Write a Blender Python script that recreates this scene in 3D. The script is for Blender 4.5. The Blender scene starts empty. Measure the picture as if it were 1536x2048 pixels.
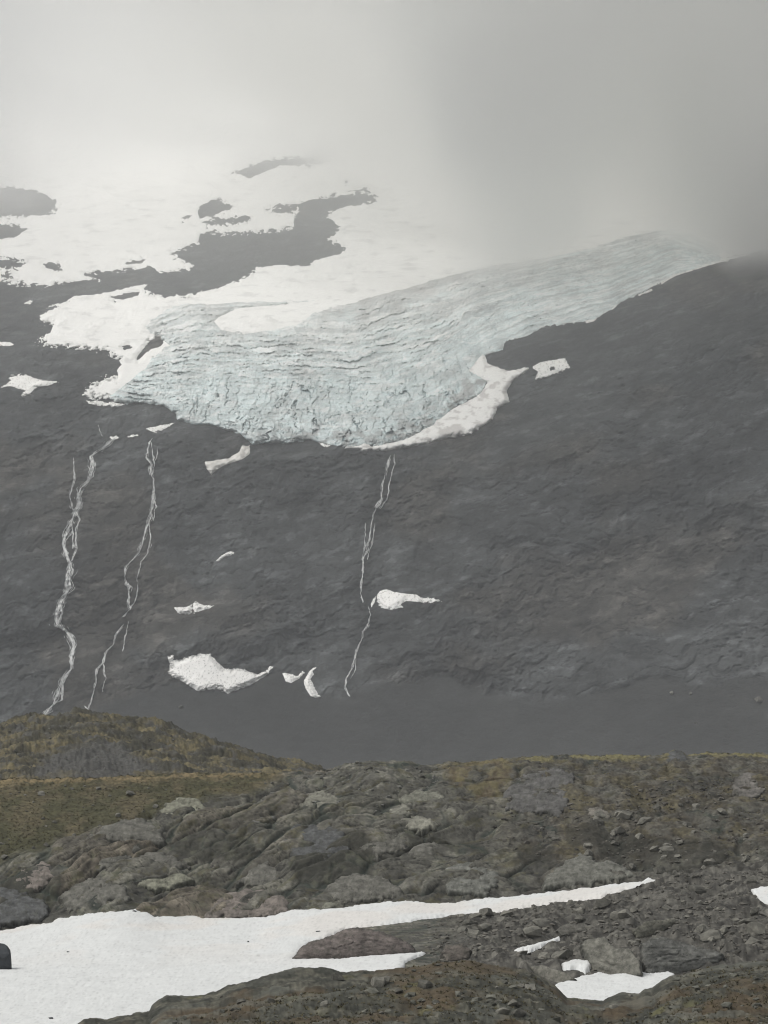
import bpy, math, random
import numpy as np

# ------------------------------------------------------------------ camera, sky, sun, exposure
SC = bpy.context.scene
COL = SC.collection
R = math.radians
F = 6489.0            # focal length in photo pixels (long lens, about 18 degrees tall)
CX, HY = 768.0, 1350.0  # photo column straight ahead, photo row of eye level
cam_d = bpy.data.cameras.new("camera")
cam_d.sensor_fit = 'HORIZONTAL'
cam_d.sensor_width = 36.0
cam_d.lens = 36.0 * F / 1536.0
cam_d.shift_y = (HY - 1024.0) / 1536.0
cam_d.clip_start = 1.0
cam_d.clip_end = 20000.0
cam = bpy.data.objects.new("camera", cam_d)
cam.location = (0, 0, 0)
cam.rotation_euler = (R(90), 0, 0)
COL.objects.link(cam)
SC.camera = cam

SUN_EL, SUN_AZ = R(58), R(-106)      # azimuth from straight ahead (+Y), negative is left
world = bpy.data.worlds.new("World")
SC.world = world
world.use_nodes = True
wn = world.node_tree
wn.nodes.clear()
sky = wn.nodes.new("ShaderNodeTexSky")
sky.sky_type = 'NISHITA'
sky.sun_disc = False
sky.sun_elevation = SUN_EL
sky.sun_rotation = SUN_AZ
sky.dust_density = 6.0
sky.air_density = 1.0
sky.altitude = 1200
hs = wn.nodes.new("ShaderNodeHueSaturation")
hs.inputs['Saturation'].default_value = 0.12
bg = wn.nodes.new("ShaderNodeBackground")
bg.inputs['Strength'].default_value = 0.12
wo = wn.nodes.new("ShaderNodeOutputWorld")
wn.links.new(sky.outputs[0], hs.inputs['Color'])
wn.links.new(hs.outputs[0], bg.inputs['Color'])
wn.links.new(bg.outputs[0], wo.inputs['Surface'])

sun_d = bpy.data.lights.new("sun", 'SUN')
sun_d.energy = 1.5
sun_d.angle = R(30)
sun_d.color = (1.0, 0.96, 0.91)
sun = bpy.data.objects.new("sun", sun_d)
sun.rotation_euler = (R(90) - SUN_EL, 0, R(180) - SUN_AZ)
COL.objects.link(sun)

SC.view_settings.view_transform = 'Standard'
SC.view_settings.look = 'None'
SC.view_settings.exposure = 0.34
SC.view_settings.gamma = 1.0
cy = SC.cycles
cy.max_bounces = 18
cy.diffuse_bounces = 3
cy.glossy_bounces = 1
cy.transparent_max_bounces = 8
cy.volume_bounces = 14
cy.volume_step_rate = 1.0
cy.volume_max_steps = 128
cy.use_adaptive_sampling = True
cy.adaptive_threshold = 0.01
cy.use_denoising = True
cy.pixel_filter_type = 'BLACKMAN_HARRIS'
cy.filter_width = 1.1
cy.sample_clamp_indirect = 6.0

# ------------------------------------------------------------------ noise in numpy
def _h(ix, iy, seed):
    n = (ix.astype(np.int64) * 374761393 + iy.astype(np.int64) * 668265263 + seed * 974634777) & 0xffffffff
    n = ((n ^ (n >> 13)) * 1274126177) & 0xffffffff
    n = (n ^ (n >> 16)) & 0xffffffff
    return n
def rnd(ix, iy, seed):
    return _h(ix, iy, seed).astype(np.float64) / 4294967295.0
def perlin(x, y, seed=0):
    x0 = np.floor(x); y0 = np.floor(y)
    fx = x - x0; fy = y - y0
    ix = x0.astype(np.int64); iy = y0.astype(np.int64)
    u = fx * fx * fx * (fx * (fx * 6 - 15) + 10); v = fy * fy * fy * (fy * (fy * 6 - 15) + 10)
    def g(a, b, dx, dy):
        t = rnd(ix + a, iy + b, seed) * 2 * math.pi
        return np.cos(t) * dx + np.sin(t) * dy
    n00 = g(0, 0, fx, fy); n10 = g(1, 0, fx - 1, fy)
    n01 = g(0, 1, fx, fy - 1); n11 = g(1, 1, fx - 1, fy - 1)
    return ((n00 + u * (n10 - n00)) * (1 - v) + (n01 + u * (n11 - n01)) * v) * 1.5
def fbm(x, y, octv=4, seed=0, gain=0.5, lac=2.03):
    s = 0; a = 1.0; t = 0
    for i in range(octv):
        s = s + a * perlin(x, y, seed + i * 17); t += a
        x = x * lac + 13.7; y = y * lac + 7.1; a *= gain
    return s / t * 1.4
def cf(*a, **k): return 1.7 * fbm(*a, **k)
def C(r, g, b): return np.array([r, g, b], float)
def mixc(a, b, t): return a * (1 - t[..., None]) + b * t[..., None]
def line(v, w): return 1 - sstep(w * 0.35, w, np.abs(v))
def ridged(x, y, octv=4, seed=0, gain=0.5):
    s = 0; a = 1.0; t = 0
    for i in range(octv):
        n = 1 - np.abs(perlin(x, y, seed + i * 31)) * 2.0
        s = s + a * n; t += a
        x = x * 2.07 + 5.3; y = y * 2.07 + 9.2; a *= gain
    return s / t
def worley(x, y, seed=0):
    ix = np.floor(x).astype(np.int64); iy = np.floor(y).astype(np.int64)
    f1 = np.full(x.shape, 9.0); f2 = np.full(x.shape, 9.0); cid = np.zeros(x.shape)
    dxm = np.zeros(x.shape); dym = np.zeros(x.shape)
    for a in (-1, 0, 1):
        for b in (-1, 0, 1):
            px = ix + a + rnd(ix + a, iy + b, seed); py = iy + b + rnd(ix + a, iy + b, seed + 5)
            dx = x - px; dy = y - py
            d = np.sqrt(dx * dx + dy * dy)
            c = rnd(ix + a, iy + b, seed + 9)
            nearer = d < f1
            f2 = np.where(nearer, f1, np.minimum(f2, d))
            cid = np.where(nearer, c, cid)
            dxm = np.where(nearer, dx, dxm); dym = np.where(nearer, dy, dym)
            f1 = np.where(nearer, d, f1)
    return f1, f2, cid, dxm, dym
def sstep(a, b, x):
    t = np.clip((x - a) / (b - a), 0, 1)
    return t * t * (3 - 2 * t)
def blur(a, k, axis):
    if k < 1: return a
    p = [(0, 0), (0, 0)]; p[axis] = (k + 1, k)
    c = np.cumsum(np.pad(a, p, mode='edge'), axis=axis)
    n = a.shape[axis]
    hi = np.take(c, np.arange(2 * k + 1, 2 * k + 1 + n), axis=axis)
    lo = np.take(c, np.arange(0, n), axis=axis)
    return (hi - lo) / (2 * k + 1)
def blur2(a, k):
    for _ in range(2):
        a = blur(blur(a, k, 0), k, 1)
    return a
def bilin(grid, gx, gy, x, y):
    """value of grid[j,i] (rows gy, columns gx, both uniform enough to search) at x,y"""
    i = np.clip(np.searchsorted(gx, x) - 1, 0, len(gx) - 2); j = np.clip(np.searchsorted(gy, y) - 1, 0, len(gy) - 2)
    u = np.clip((x - gx[i]) / (gx[i + 1] - gx[i]), 0, 1); v = np.clip((y - gy[j]) / (gy[j + 1] - gy[j]), 0, 1)
    return (grid[j, i] * (1 - u) + grid[j, i + 1] * u) * (1 - v) + (grid[j + 1, i] * (1 - u) + grid[j + 1, i + 1] * u) * v
def sdf(poly, x, y):
    """signed distance in photo pixels, positive inside"""
    p = np.array(poly, float); q = np.roll(p, -1, 0)
    sh = x.shape; X = x.ravel(); Y = y.ravel()
    best = np.full(X.shape, 1e12); ins = np.zeros(X.shape, bool)
    for (ax, ay), (bx, by) in zip(p, q):
        ex, ey = bx - ax, by - ay
        l2 = ex * ex + ey * ey + 1e-9
        t = np.clip(((X - ax) * ex + (Y - ay) * ey) / l2, 0, 1)
        d = (X - ax - t * ex) ** 2 + (Y - ay - t * ey) ** 2
        np.minimum(best, d, out=best)
        if ey != 0:
            c = ((ay > Y) != (by > Y)) & (X < ex * (Y - ay) / ey + ax)
            ins ^= c
    r = np.sqrt(best)
    return np.where(ins, r, -r).reshape(sh)

# ------------------------------------------------------------------ mesh and object helpers
def mesh_obj(name, V, Fc, mats, parent=None, smooth=True, attrs=None, colors=None, matidx=None):
    me = bpy.data.meshes.new(name)
    V = np.asarray(V, np.float32); Fc = np.asarray(Fc, np.int32)
    k = Fc.shape[1]
    me.vertices.add(len(V)); me.vertices.foreach_set("co", V.ravel())
    me.loops.add(Fc.size); me.loops.foreach_set("vertex_index", Fc.ravel())
    me.polygons.add(len(Fc))
    me.polygons.foreach_set("loop_start", np.arange(0, Fc.size, k, dtype=np.int32))
    me.polygons.foreach_set("use_smooth", np.full(len(Fc), smooth, bool))
    me.update(calc_edges=True)
    if attrs:
        for n, a in attrs.items():
            at = me.attributes.new(n, 'FLOAT', 'POINT')
            at.data.foreach_set("value", np.asarray(a, np.float32).ravel())
    if colors is not None:
        at = me.attributes.new("tint", 'FLOAT_COLOR', 'POINT')
        c = np.ones((len(V), 4), np.float32); c[:, :3] = colors
        at.data.foreach_set("color", c.ravel())
    me.materials.append(mats)
    o = bpy.data.objects.new(name, me)
    COL.objects.link(o)
    if parent: o.parent = parent
    return o
def tag(o, label=None, cat=None, group=None, kind=None):
    if label: o['label'] = label
    if cat: o['category'] = cat
    if group: o['group'] = group
    if kind: o['kind'] = kind
    return o
def grid_faces(nr, nc, keep=None):
    a = np.arange(nr * nc).reshape(nr, nc)
    f = np.stack([a[:-1, :-1], a[1:, :-1], a[1:, 1:], a[:-1, 1:]], -1).reshape(-1, 4)
    if keep is not None: f = f[keep.ravel()]
    return f
def compact(V, Fc, *arrs):
    used = np.unique(Fc)
    m = np.full(len(V), -1, np.int64); m[used] = np.arange(len(used))
    return V[used], m[Fc], [a[used] for a in arrs]

# ------------------------------------------------------------------ materials
def nmat(name):
    m = bpy.data.materials.new(name); m.use_nodes = True
    nt = m.node_tree; b = nt.nodes["Principled BSDF"]
    return m, nt, b
def N(nt, t, **kw):
    n = nt.nodes.new(t)
    for k, v in kw.items():
        if k in n.inputs: n.inputs[k].default_value = v
        else: setattr(n, k, v)
    return n
def L(nt, a, b): nt.links.new(a, b)
def mulcol(nt, col, fac_socket):
    m = N(nt, "ShaderNodeVectorMath", operation='MULTIPLY')
    L(nt, col, m.inputs[0]); L(nt, fac_socket, m.inputs[1])
    return m.outputs[0]
def coords(nt, scale=(1, 1, 1), rot=(0, 0, 0), obj=False):
    t = N(nt, "ShaderNodeTexCoord"); mp = N(nt, "ShaderNodeMapping")
    mp.inputs['Scale'].default_value = scale; mp.inputs['Rotation'].default_value = rot
    L(nt, t.outputs['Object'], mp.inputs[0])
    return mp.outputs[0]
def ramp(nt, sock, lo, hi, a, b):
    m = N(nt, "ShaderNodeMapRange")
    m.inputs['From Min'].default_value = lo; m.inputs['From Max'].default_value = hi
    m.inputs['To Min'].default_value = a; m.inputs['To Max'].default_value = b
    L(nt, sock, m.inputs['Value'])
    return m.outputs['Result']
def tint_material(name, noise_scale, var=0.35, rough=0.9, bump=0.3, bump_dist=0.1, aniso=(1, 1, 1), rot=(0, 0, 0), spec=0.2):
    """base colour from the mesh's own tint attribute, broken up by procedural noise finer than its vertices"""
    m, nt, b = nmat(name)
    at = N(nt, "ShaderNodeAttribute", attribute_name="tint")
    co = coords(nt, aniso, rot)
    n1 = N(nt, "ShaderNodeTexNoise", Scale=noise_scale, Detail=8.0, Roughness=0.65); L(nt, co, n1.inputs['Vector'])
    f = ramp(nt, n1.outputs[0], 0.3, 0.7, 1 - var, 1 + var)
    L(nt, mulcol(nt, at.outputs['Color'], f), b.inputs['Base Color'])
    b.inputs['Roughness'].default_value = rough
    b.inputs['Specular IOR Level'].default_value = spec
    bp = N(nt, "ShaderNodeBump", Strength=bump, Distance=bump_dist)
    n2 = N(nt, "ShaderNodeTexNoise", Scale=noise_scale * 2.1, Detail=6.0, Roughness=0.7); L(nt, co, n2.inputs['Vector'])
    L(nt, n2.outputs[0], bp.inputs['Height']); L(nt, bp.outputs[0], b.inputs['Normal'])
    return m
M_MOUNT = tint_material("far_rock", 0.12, var=0.30, bump=0.6, bump_dist=2.0, aniso=(1, 1, 2.2), rot=(0, R(-16), 0))
M_GROUND = tint_material("tundra_rock", 1.8, var=0.40, bump=0.4, bump_dist=0.12)
M_ICE = tint_material("glacier_ice", 0.35, var=0.12, rough=0.6, bump=0.3, bump_dist=0.8, spec=0.3)
M_SNOW = tint_material("old_snow", 0.35, var=0.045, rough=0.75, bump=0.25, bump_dist=0.5, spec=0.2)
M_FSNOW = tint_material("summer_snow", 2.2, var=0.05, rough=0.75, bump=0.55, bump_dist=0.08, spec=0.2)
M_ROCK = tint_material("outcrop_rock", 1.5, var=0.4, bump=0.35, bump_dist=0.12, aniso=(1, 1, 1.8), rot=(0, R(-20), 0))
M_WATER, _nt, _b = nmat("white_water")
_n = N(_nt, "ShaderNodeTexNoise", Scale=0.5, Detail=6.0); L(_nt, coords(_nt), _n.inputs['Vector'])
_r = N(_nt, "ShaderNodeValToRGB"); L(_nt, _n.outputs[0], _r.inputs[0])
_r.color_ramp.elements[0].position = 0.35; _r.color_ramp.elements[0].color = (0.60, 0.61, 0.61, 1)
_r.color_ramp.elements[1].position = 0.62; _r.color_ramp.elements[1].color = (0.85, 0.85, 0.83, 1)
L(_nt, _r.outputs[0], _b.inputs['Base Color']); _b.inputs['Roughness'].default_value = 0.6
def plain_noise_mat(name, c0, c1, scale, bump=0.4, dist=0.05):
    m, nt, b = nmat(name)
    co = coords(nt)
    oi = N(nt, "ShaderNodeObjectInfo")
    n = N(nt, "ShaderNodeTexNoise", Scale=scale, Detail=8.0, Roughness=0.7); L(nt, co, n.inputs['Vector'])
    r = N(nt, "ShaderNodeValToRGB"); L(nt, n.outputs[0], r.inputs[0])
    r.color_ramp.elements[0].position = 0.32; r.color_ramp.elements[0].color = (*c0, 1)
    r.color_ramp.elements[1].position = 0.68; r.color_ramp.elements[1].color = (*c1, 1)
    f = ramp(nt, oi.outputs['Random'], 0, 1, 0.6, 1.35)
    L(nt, mulcol(nt, r.outputs[0], f), b.inputs['Base Color'])
    b.inputs['Roughness'].default_value = 0.9; b.inputs['Specular IOR Level'].default_value = 0.2
    bp = N(nt, "ShaderNodeBump", Strength=bump, Distance=dist); L(nt, n.outputs[0], bp.inputs['Height']); L(nt, bp.outputs[0], b.inputs['Normal'])
    return m
M_BOULDER = plain_noise_mat("boulder_stone", (0.07, 0.069, 0.06), (0.19, 0.183, 0.155), 3.0)
M_DARKB = plain_noise_mat("dark_stone", (0.03, 0.034, 0.038), (0.06, 0.065, 0.07), 3.0)

def z3(p): return [(x / 3.072, 850 + y / 3.072) for x, y in p]
def z4(p): return [(500 + x / 2.56, 850 + y / 2.56) for x, y in p]
# ------------------------------------------------------------------ THE MOUNTAIN: a slope facing us, built along the rays of a wide fan
def ray(x, y, D):
    """world point seen in photo column x, row y when it stands D metres ahead"""
    return np.stack([(x - CX) / F * D, D + 0 * x, (HY - y) / F * D], -1)
ROWS = [1750, 1500, 1400, 1150, 900, 700, 600, 500, 400, 300, 200, 80]
COLS = [-500, 0, 300, 600, 900, 1100, 1300, 1536, 2036]
DT = np.array([
    # -500   0    300   600   900  1100  1300  1536  2036
    [1290, 1290, 1290, 1290, 1280, 1260, 1240, 1210, 1150],   # 1750
    [1370, 1370, 1375, 1380, 1370, 1350, 1320, 1280, 1220],   # 1500
    [1400, 1400, 1410, 1420, 1400, 1380, 1345, 1305, 1245],   # 1400
    [1480, 1480, 1490, 1495, 1475, 1445, 1410, 1360, 1300],   # 1150
    [1560, 1570, 1585, 1585, 1570, 1520, 1470, 1420, 1360],   # 900
    [1670, 1680, 1710, 1730, 1750, 1640, 1540, 1480, 1420],   # 700
    [1780, 1790, 1830, 1870, 1890, 1850, 1640, 1520, 1460],   # 600
    [1930, 1950, 1990, 2010, 2040, 2050, 2000, 1590, 1510],   # 500
    [2120, 2150, 2180, 2200, 2230, 2250, 2240, 2150, 2100],   # 400
    [2360, 2400, 2430, 2450, 2480, 2500, 2500, 2450, 2400],   # 300
    [2700, 2720, 2740, 2760, 2780, 2800, 2800, 2750, 2700],   # 200
    [3100, 3100, 3100, 3100, 3100, 3100, 3100, 3100, 3100],   # 80
], float)
gx = np.concatenate([np.linspace(-500, -40, 110, endpoint=False), np.arange(-40, 1577, 2.0), np.linspace(1577, 2036, 110)])
gy = np.concatenate([np.arange(101, 1561, 2.0), np.linspace(1566, 1750, 16)])
GX, GY = np.meshgrid(gx, gy)
Dlow = bilin(DT[::-1].copy(), np.array(COLS, float), np.array(ROWS[::-1], float), GX, GY)
Dlow = blur2(Dlow, 22)
PX = (GX - CX) / F * Dlow; PZ = (HY - GY) / F * Dlow        # metres on the wall
SCREE = [(-40, 1480), (60, 1440), (180, 1420), (230, 1400), (262, 1385), (300, 1378), (345, 1362), (400, 1380), (455, 1390), (500, 1374), (545, 1345), (560, 1340), (600, 1362),
         (612, 1385), (640, 1398), (660, 1390), (690, 1395), (740, 1370), (800, 1362), (850, 1356), (880, 1342), (905, 1352), (930, 1368), (980, 1385), (1020, 1392),
         (1060, 1400), (1110, 1402), (1160, 1395), (1200, 1380), (1245, 1370), (1290, 1352), (1335, 1350), (1365, 1362), (1400, 1372), (1440, 1368), (1480, 1352), (1540, 1350), (1620, 1340),
         (1620, 1700), (-40, 1700)]
scree_s = sdf(SCREE, GX, GY) + 7 * fbm(GX / 30, GY / 18, 4, 71)
scree = sstep(-9, 12, scree_s)
th = R(17)
A_ = PX * math.cos(th) + PZ * math.sin(th); B_ = -PX * math.sin(th) + PZ * math.cos(th)
wob = fbm(PX / 70, PZ / 60, 5, 3, 0.6) * 11
ww = fbm(PX / 15, PZ / 13, 4, 53, 0.6) * 3.4
strat = ridged(A_ / 80 + wob * 0.02, (B_ + wob + ww) / 23, 5, 11, 0.52)
lump = fbm((A_ + ww * 2) / 42, (B_ + ww) / 26, 7, 29, 0.50)
bf1, bf2, bid, bdx, bdy = worley((A_ + ww * 2.5) / 21, (B_ + ww * 1.5) / 7.5, 33)
block = (bid - 0.5) * sstep(0, 0.25, bf2 - bf1) + 0.5 * bdy
fine = fbm(A_ / 6.0, (B_ + wob + ww) / 2.6, 4, 41, 0.62)
gully = ridged((PX + 10 * fbm(PX / 50, PZ / 50, 3, 9)) / 24, PZ / 120, 4, 61, 0.6)
broad = fbm(PX / 90, PZ / 70, 3, 37)
rough = 0.25 + 1.15 * sstep(-0.22, 0.3, fbm(A_ / 75, B_ / 40, 4, 39, 0.55))
relief = rough * 3.6 * (strat - 0.5) + 4.2 * lump + 17 * broad + rough * 1.1 * fine + 2.6 * (gully - 0.5) + rough * 2.8 * block - 0.7 * line(fbm((A_ + ww) / 55, (B_ + wob) / 11, 4, 125, 0.55), 0.05)
relief_scree = 0.5 * lump + 0.22 * fine + 1.2 * fbm(PX / 20, PZ / 50, 3, 77)
bias = sstep(1500, 1900, Dlow) * 0.45
Dm = Dlow - (relief * (1 - scree) * (1 - bias) + relief_scree * scree)
# albedo of the wall: dark grey gneiss, browner in places, lichen and streaks
c1 = cf(A_ / 24, (B_ + wob) / 8, 6, 101, 0.6); c2 = cf(PX / 80, PZ / 60, 4, 111); c3 = cf(A_ / 7, (B_ + ww) / 2.6, 4, 121, 0.65)
base = np.stack([0.0400 + 0 * c1, 0.0425 + 0 * c1, 0.0425 + 0 * c1], -1)
seam = np.maximum(line(fbm((A_ + ww) / 55, (B_ + wob) / 11, 4, 125, 0.55), 0.035), 0.7 * line(fbm((A_ + ww) / 22, (B_ + wob) / 7, 3, 127, 0.55), 0.03))
WFP = z3([(640, 140), (560, 230), (470, 440), (400, 720), (430, 900), (350, 1180), (450, 1350), (360, 1620)]), z3([(925, 150), (945, 430), (860, 780), (775, 900), (795, 1080), (700, 1330), (570, 1650)]), z4([(715, 200), (630, 460), (570, 850), (600, 1000), (500, 1330)])
wet = np.zeros(GX.shape)
for _w in WFP:
    _w = np.array(_w); wet = np.maximum(wet, np.exp(-((GX - np.interp(GY, _w[:, 1], _w[:, 0], left=-999, right=-999) + 9 * fbm(GY / 30, GX * 0, 3, 5)) / 17) ** 2))
c4 = cf(PX / 2.2, PZ / 1.6, 3, 123, 0.7)
v = np.clip(1 + 0.42 * c1 + 0.30 * c3 + 0.16 * c4 + 0.25 * cf(PX / 55, PZ / 40, 3, 129), 0.25, 3.0)[..., None]
colm = base * v * (1 + 0.35 * (bid - 0.5))[..., None]
colm = colm * (1 - 0.55 * seam - 0.35 * wet)[..., None]
brown = 0.6 * sstep(0.05, 0.6, c2)[..., None]
colm = colm * (1 - brown) + colm * np.array([1.22, 1.02, 0.84]) * brown
pale = sstep(0.25, 0.6, cf(A_ / 14, B_ / 5, 5, 131, 0.6))[..., None]
colm = colm * (1 + 0.8 * pale * (1 - scree[..., None]))
scol = np.array([0.030, 0.031, 0.030]) * (1 + 0.10 * cf(PX / 34, PZ / 16, 4, 145, 0.6) + 0.09 * cf(PX / 30, PZ / 50, 4, 141) + 0.10 * cf(PX / 1.2, PZ / 1.2, 3, 143))[..., None]
colm = colm * (1 - scree[..., None]) + scol * scree[..., None]
Vm = ray(GX, GY, Dm).reshape(-1, 3)
tag(mesh_obj("mountain", Vm, grid_faces(*GX.shape)[:, ::-1], M_MOUNT, colors=colm.reshape(-1, 3)), kind='structure')
Dsm = blur2(Dm, 20)
def hitD(x, y): return bilin(Dm, gx, gy, x, y)
def hitDs(x, y): return bilin(Dsm, gx, gy, x, y)

# ------------------------------------------------------------------ snow and ice lying on the mountain
def wall_patch(name, poly, mat, holes=(), step=2.0, thick=2.0, rag=3.0, seed=0, color=(0.80, 0.79, 0.76), clip_y=None, extra=None, colfn=None, ragscale=9.0, parent=None, soft=8.0, kind=None):
    p = np.array(poly, float)
    x0, y0 = p.min(0) - 8; x1, y1 = p.max(0) + 8
    xs = np.arange(x0, x1 + step, step); ys = np.arange(y0, y1 + step, step)
    X, Y = np.meshgrid(xs, ys)
    s = sdf(poly, X, Y)
    for h in holes:
        s = np.minimum(s, -sdf(h, X, Y))
    s = s + rag * fbm(X / (ragscale * 2.0), Y / ragscale, 5, seed + 300, 0.7) * (0.35 + 1.3 * sstep(-0.25, 0.25, fbm(X / 60, Y / 40, 2, seed + 330)))
    t = np.clip(s / soft, 0, 1)
    h = thick * np.sqrt(t) * (s > 0) + np.where(s <= 0, np.maximum(s * 0.5, -1.5), 0)
    Dn, Ds = hitD(X, Y), hitDs(X, Y)
    w = sstep(0, 11, s)
    Dw = Ds - 2.5 + 0.12 * (Dn - Ds)
    Dw = np.minimum(Dw, Dn - 0.7)
    D = Dn * (1 - w) + Dw * w - h
    if extra is not None: D = D - extra(X, Y, s)
    V = ray(X, Y, D).reshape(-1, 3)
    m = s > -step * 1.6
    keep = m[:-1, :-1] | m[1:, :-1] | m[1:, 1:] | m[:-1, 1:]
    Fc = grid_faces(len(ys), len(xs), keep)
    c = np.broadcast_to(np.array(color, float), X.shape + (3,)).copy() if colfn is None else colfn(X, Y, s)
    V, Fc, (c,) = compact(V, Fc, c.reshape(-1, 3))
    return mesh_obj(name, V, Fc[:, ::-1], mat, parent=parent, colors=c)

def snow_col(X, Y, s):
    n = cf(X / 60, Y / 14, 4, 401); d = sstep(0.35, 0.8, cf(X / 40, Y / 9, 5, 411, 0.6))
    c = np.array([0.88, 0.875, 0.85]) * (1 + 0.03 * n)[..., None]
    return c * (1 - 0.16 * d[..., None]) 
ROCKBAND_UP = [(-120, 566), (0, 563), (35, 567), (60, 569), (100, 570), (130, 565), (165, 561), (197, 559), (170, 552), (168, 547), (225, 541), (285, 537), (300, 531), (320, 545), (350, 542), (390, 535),
    (385, 529), (370, 522), (345, 510), (350, 502), (370, 495), (400, 487), (397, 477), (415, 462), (450, 467), (480, 466), (525, 462), (570, 460), (590, 452), (587, 440), (592, 425), (600, 407),
    (625, 399), (675, 391), (725, 384), (750, 391), (750, 402), (720, 411), (695, 411), (665, 422), (655, 432), (675, 450), (677, 462), (655, 477), (675, 487), (692, 502), (670, 510), (630, 520),
    (617, 532), (585, 532), (550, 530), (510, 535), (502, 550), (470, 562), (435, 577), (370, 590), (325, 592), (295, 585), (287, 577), (297, 566), (277, 571), (250, 576), (225, 583), (200, 588), (175, 590), (150, 592), (122, 607), (100, 617), (80, 632),
    (82, 642), (107, 647), (102, 665), (75, 682), (100, 692), (130, 695), (215, 700), (220, 707), (240, 717), (242, 730), (232, 742), (235, 750), (200, 760), (177, 772), (167, 790), (172, 797),
    (210, 796), (260, 790), (330, 760), (420, 740), (600, 700), (900, 660), (1200, 600), (1340, 545), (1408, 527), (1462, 512), (1536, 499), (1640, 492), (1640, 90), (-120, 90)]
ISL = [
    [(395, 425), (400, 412), (425, 399), (445, 402), (465, 412), (460, 420), (440, 426), (425, 433), (400, 435)],
    [(360, 437), (375, 430), (385, 432), (370, 439)],
    [(402, 445), (430, 437), (470, 436), (490, 430), (507, 434), (490, 444), (450, 449), (415, 449)],
    [(534, 419), (560, 411), (590, 408), (606, 412), (590, 424), (560, 427), (545, 422)],
    [(244, 526), (270, 522), (292, 519), (285, 525), (255, 529)],
    [(86, 527), (100, 524), (115, 528), (125, 540), (110, 542), (92, 535)],
    [(-80, 512), (-20, 514), (30, 518), (54, 527), (40, 536), (0, 538), (-80, 540)],
    [(-80, 375), (0, 372), (60, 380), (95, 390), (118, 412), (105, 426), (40, 432), (-80, 440)],
    [(-80, 445), (10, 448), (54, 458), (30, 474), (-10, 480), (-80, 480)],
    [(3, 546), (20, 543), (24, 553), (12, 560), (2, 556)],
    [(466, 345), (500, 332), (530, 322), (560, 318), (620, 310), (640, 296), (700, 292), (715, 308), (690, 318), (625, 330), (560, 332), (525, 345), (500, 357)],
    [(222, 594), (250, 587), (278, 584), (276, 592), (250, 598), (230, 598)],
    [(690, 361), (696, 361), (695, 366), (690, 365)],
    [(724, 384), (720, 380), (733, 377), (737, 383), (730, 388)],
    [(245, 693), (255, 690), (265, 693), (262, 698), (250, 699)],
    [(272, 716), (285, 700), (300, 680), (315, 672), (330, 680), (322, 692), (300, 700), (285, 712), (275, 720)],
]
tag(wall_patch("snowfield", ROCKBAND_UP, M_SNOW, holes=ISL, thick=1.6, rag=10.0, seed=1, colfn=snow_col, ragscale=6, soft=8, step=1.6),
    "great white snowfield above and left of the glacier, holed by dark rock islands", "snowfield")

GLAC = [(288, 652), (300, 640), (330, 620), (350, 610), (372, 605), (425, 607), (475, 602), (525, 600), (600, 598), (655, 597), (650, 603), (600, 609), (560, 615), (510, 618), (470, 622), (430, 642), (445, 660), (500, 665), (560, 655), (600, 644),
        (625, 622), (660, 612), (700, 604), (782, 582), (863, 558), (945, 536), (1048, 518), (1163, 496), (1244, 470), (1299, 456), (1353, 452), (1390, 470), (1440, 490), (1440, 522), (1408, 531), (1353, 548), (1320, 566),
        (1280, 586), (1239, 605), (1222, 618), (1190, 638), (1163, 643), (1119, 650), (1092, 650), (1054, 672), (1010, 683), (1005, 700), (985, 705), (965, 712), (950, 735), (975, 760), (960, 790), (900, 820), (870, 855), (815, 880), (754, 893), (733, 888),
        (700, 894), (650, 888), (620, 879), (580, 886), (550, 886), (505, 888), (480, 868), (425, 850), (385, 848), (357, 840), (350, 825), (325, 810), (300, 806), (250, 807), (215, 797), (240, 770), (290, 735), (300, 715), (335, 690), (320, 670), (300, 668)]
yU = lambda x: np.interp(x, [280, 400, 700, 945, 1163, 1353, 1440], [640, 600, 600, 536, 496, 452, 500])
yLo = lambda x: np.interp(x, [200, 357, 505, 750, 870, 965, 1054, 1222, 1353, 1440], [800, 842, 890, 896, 860, 740, 672, 618, 548, 520])
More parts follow.
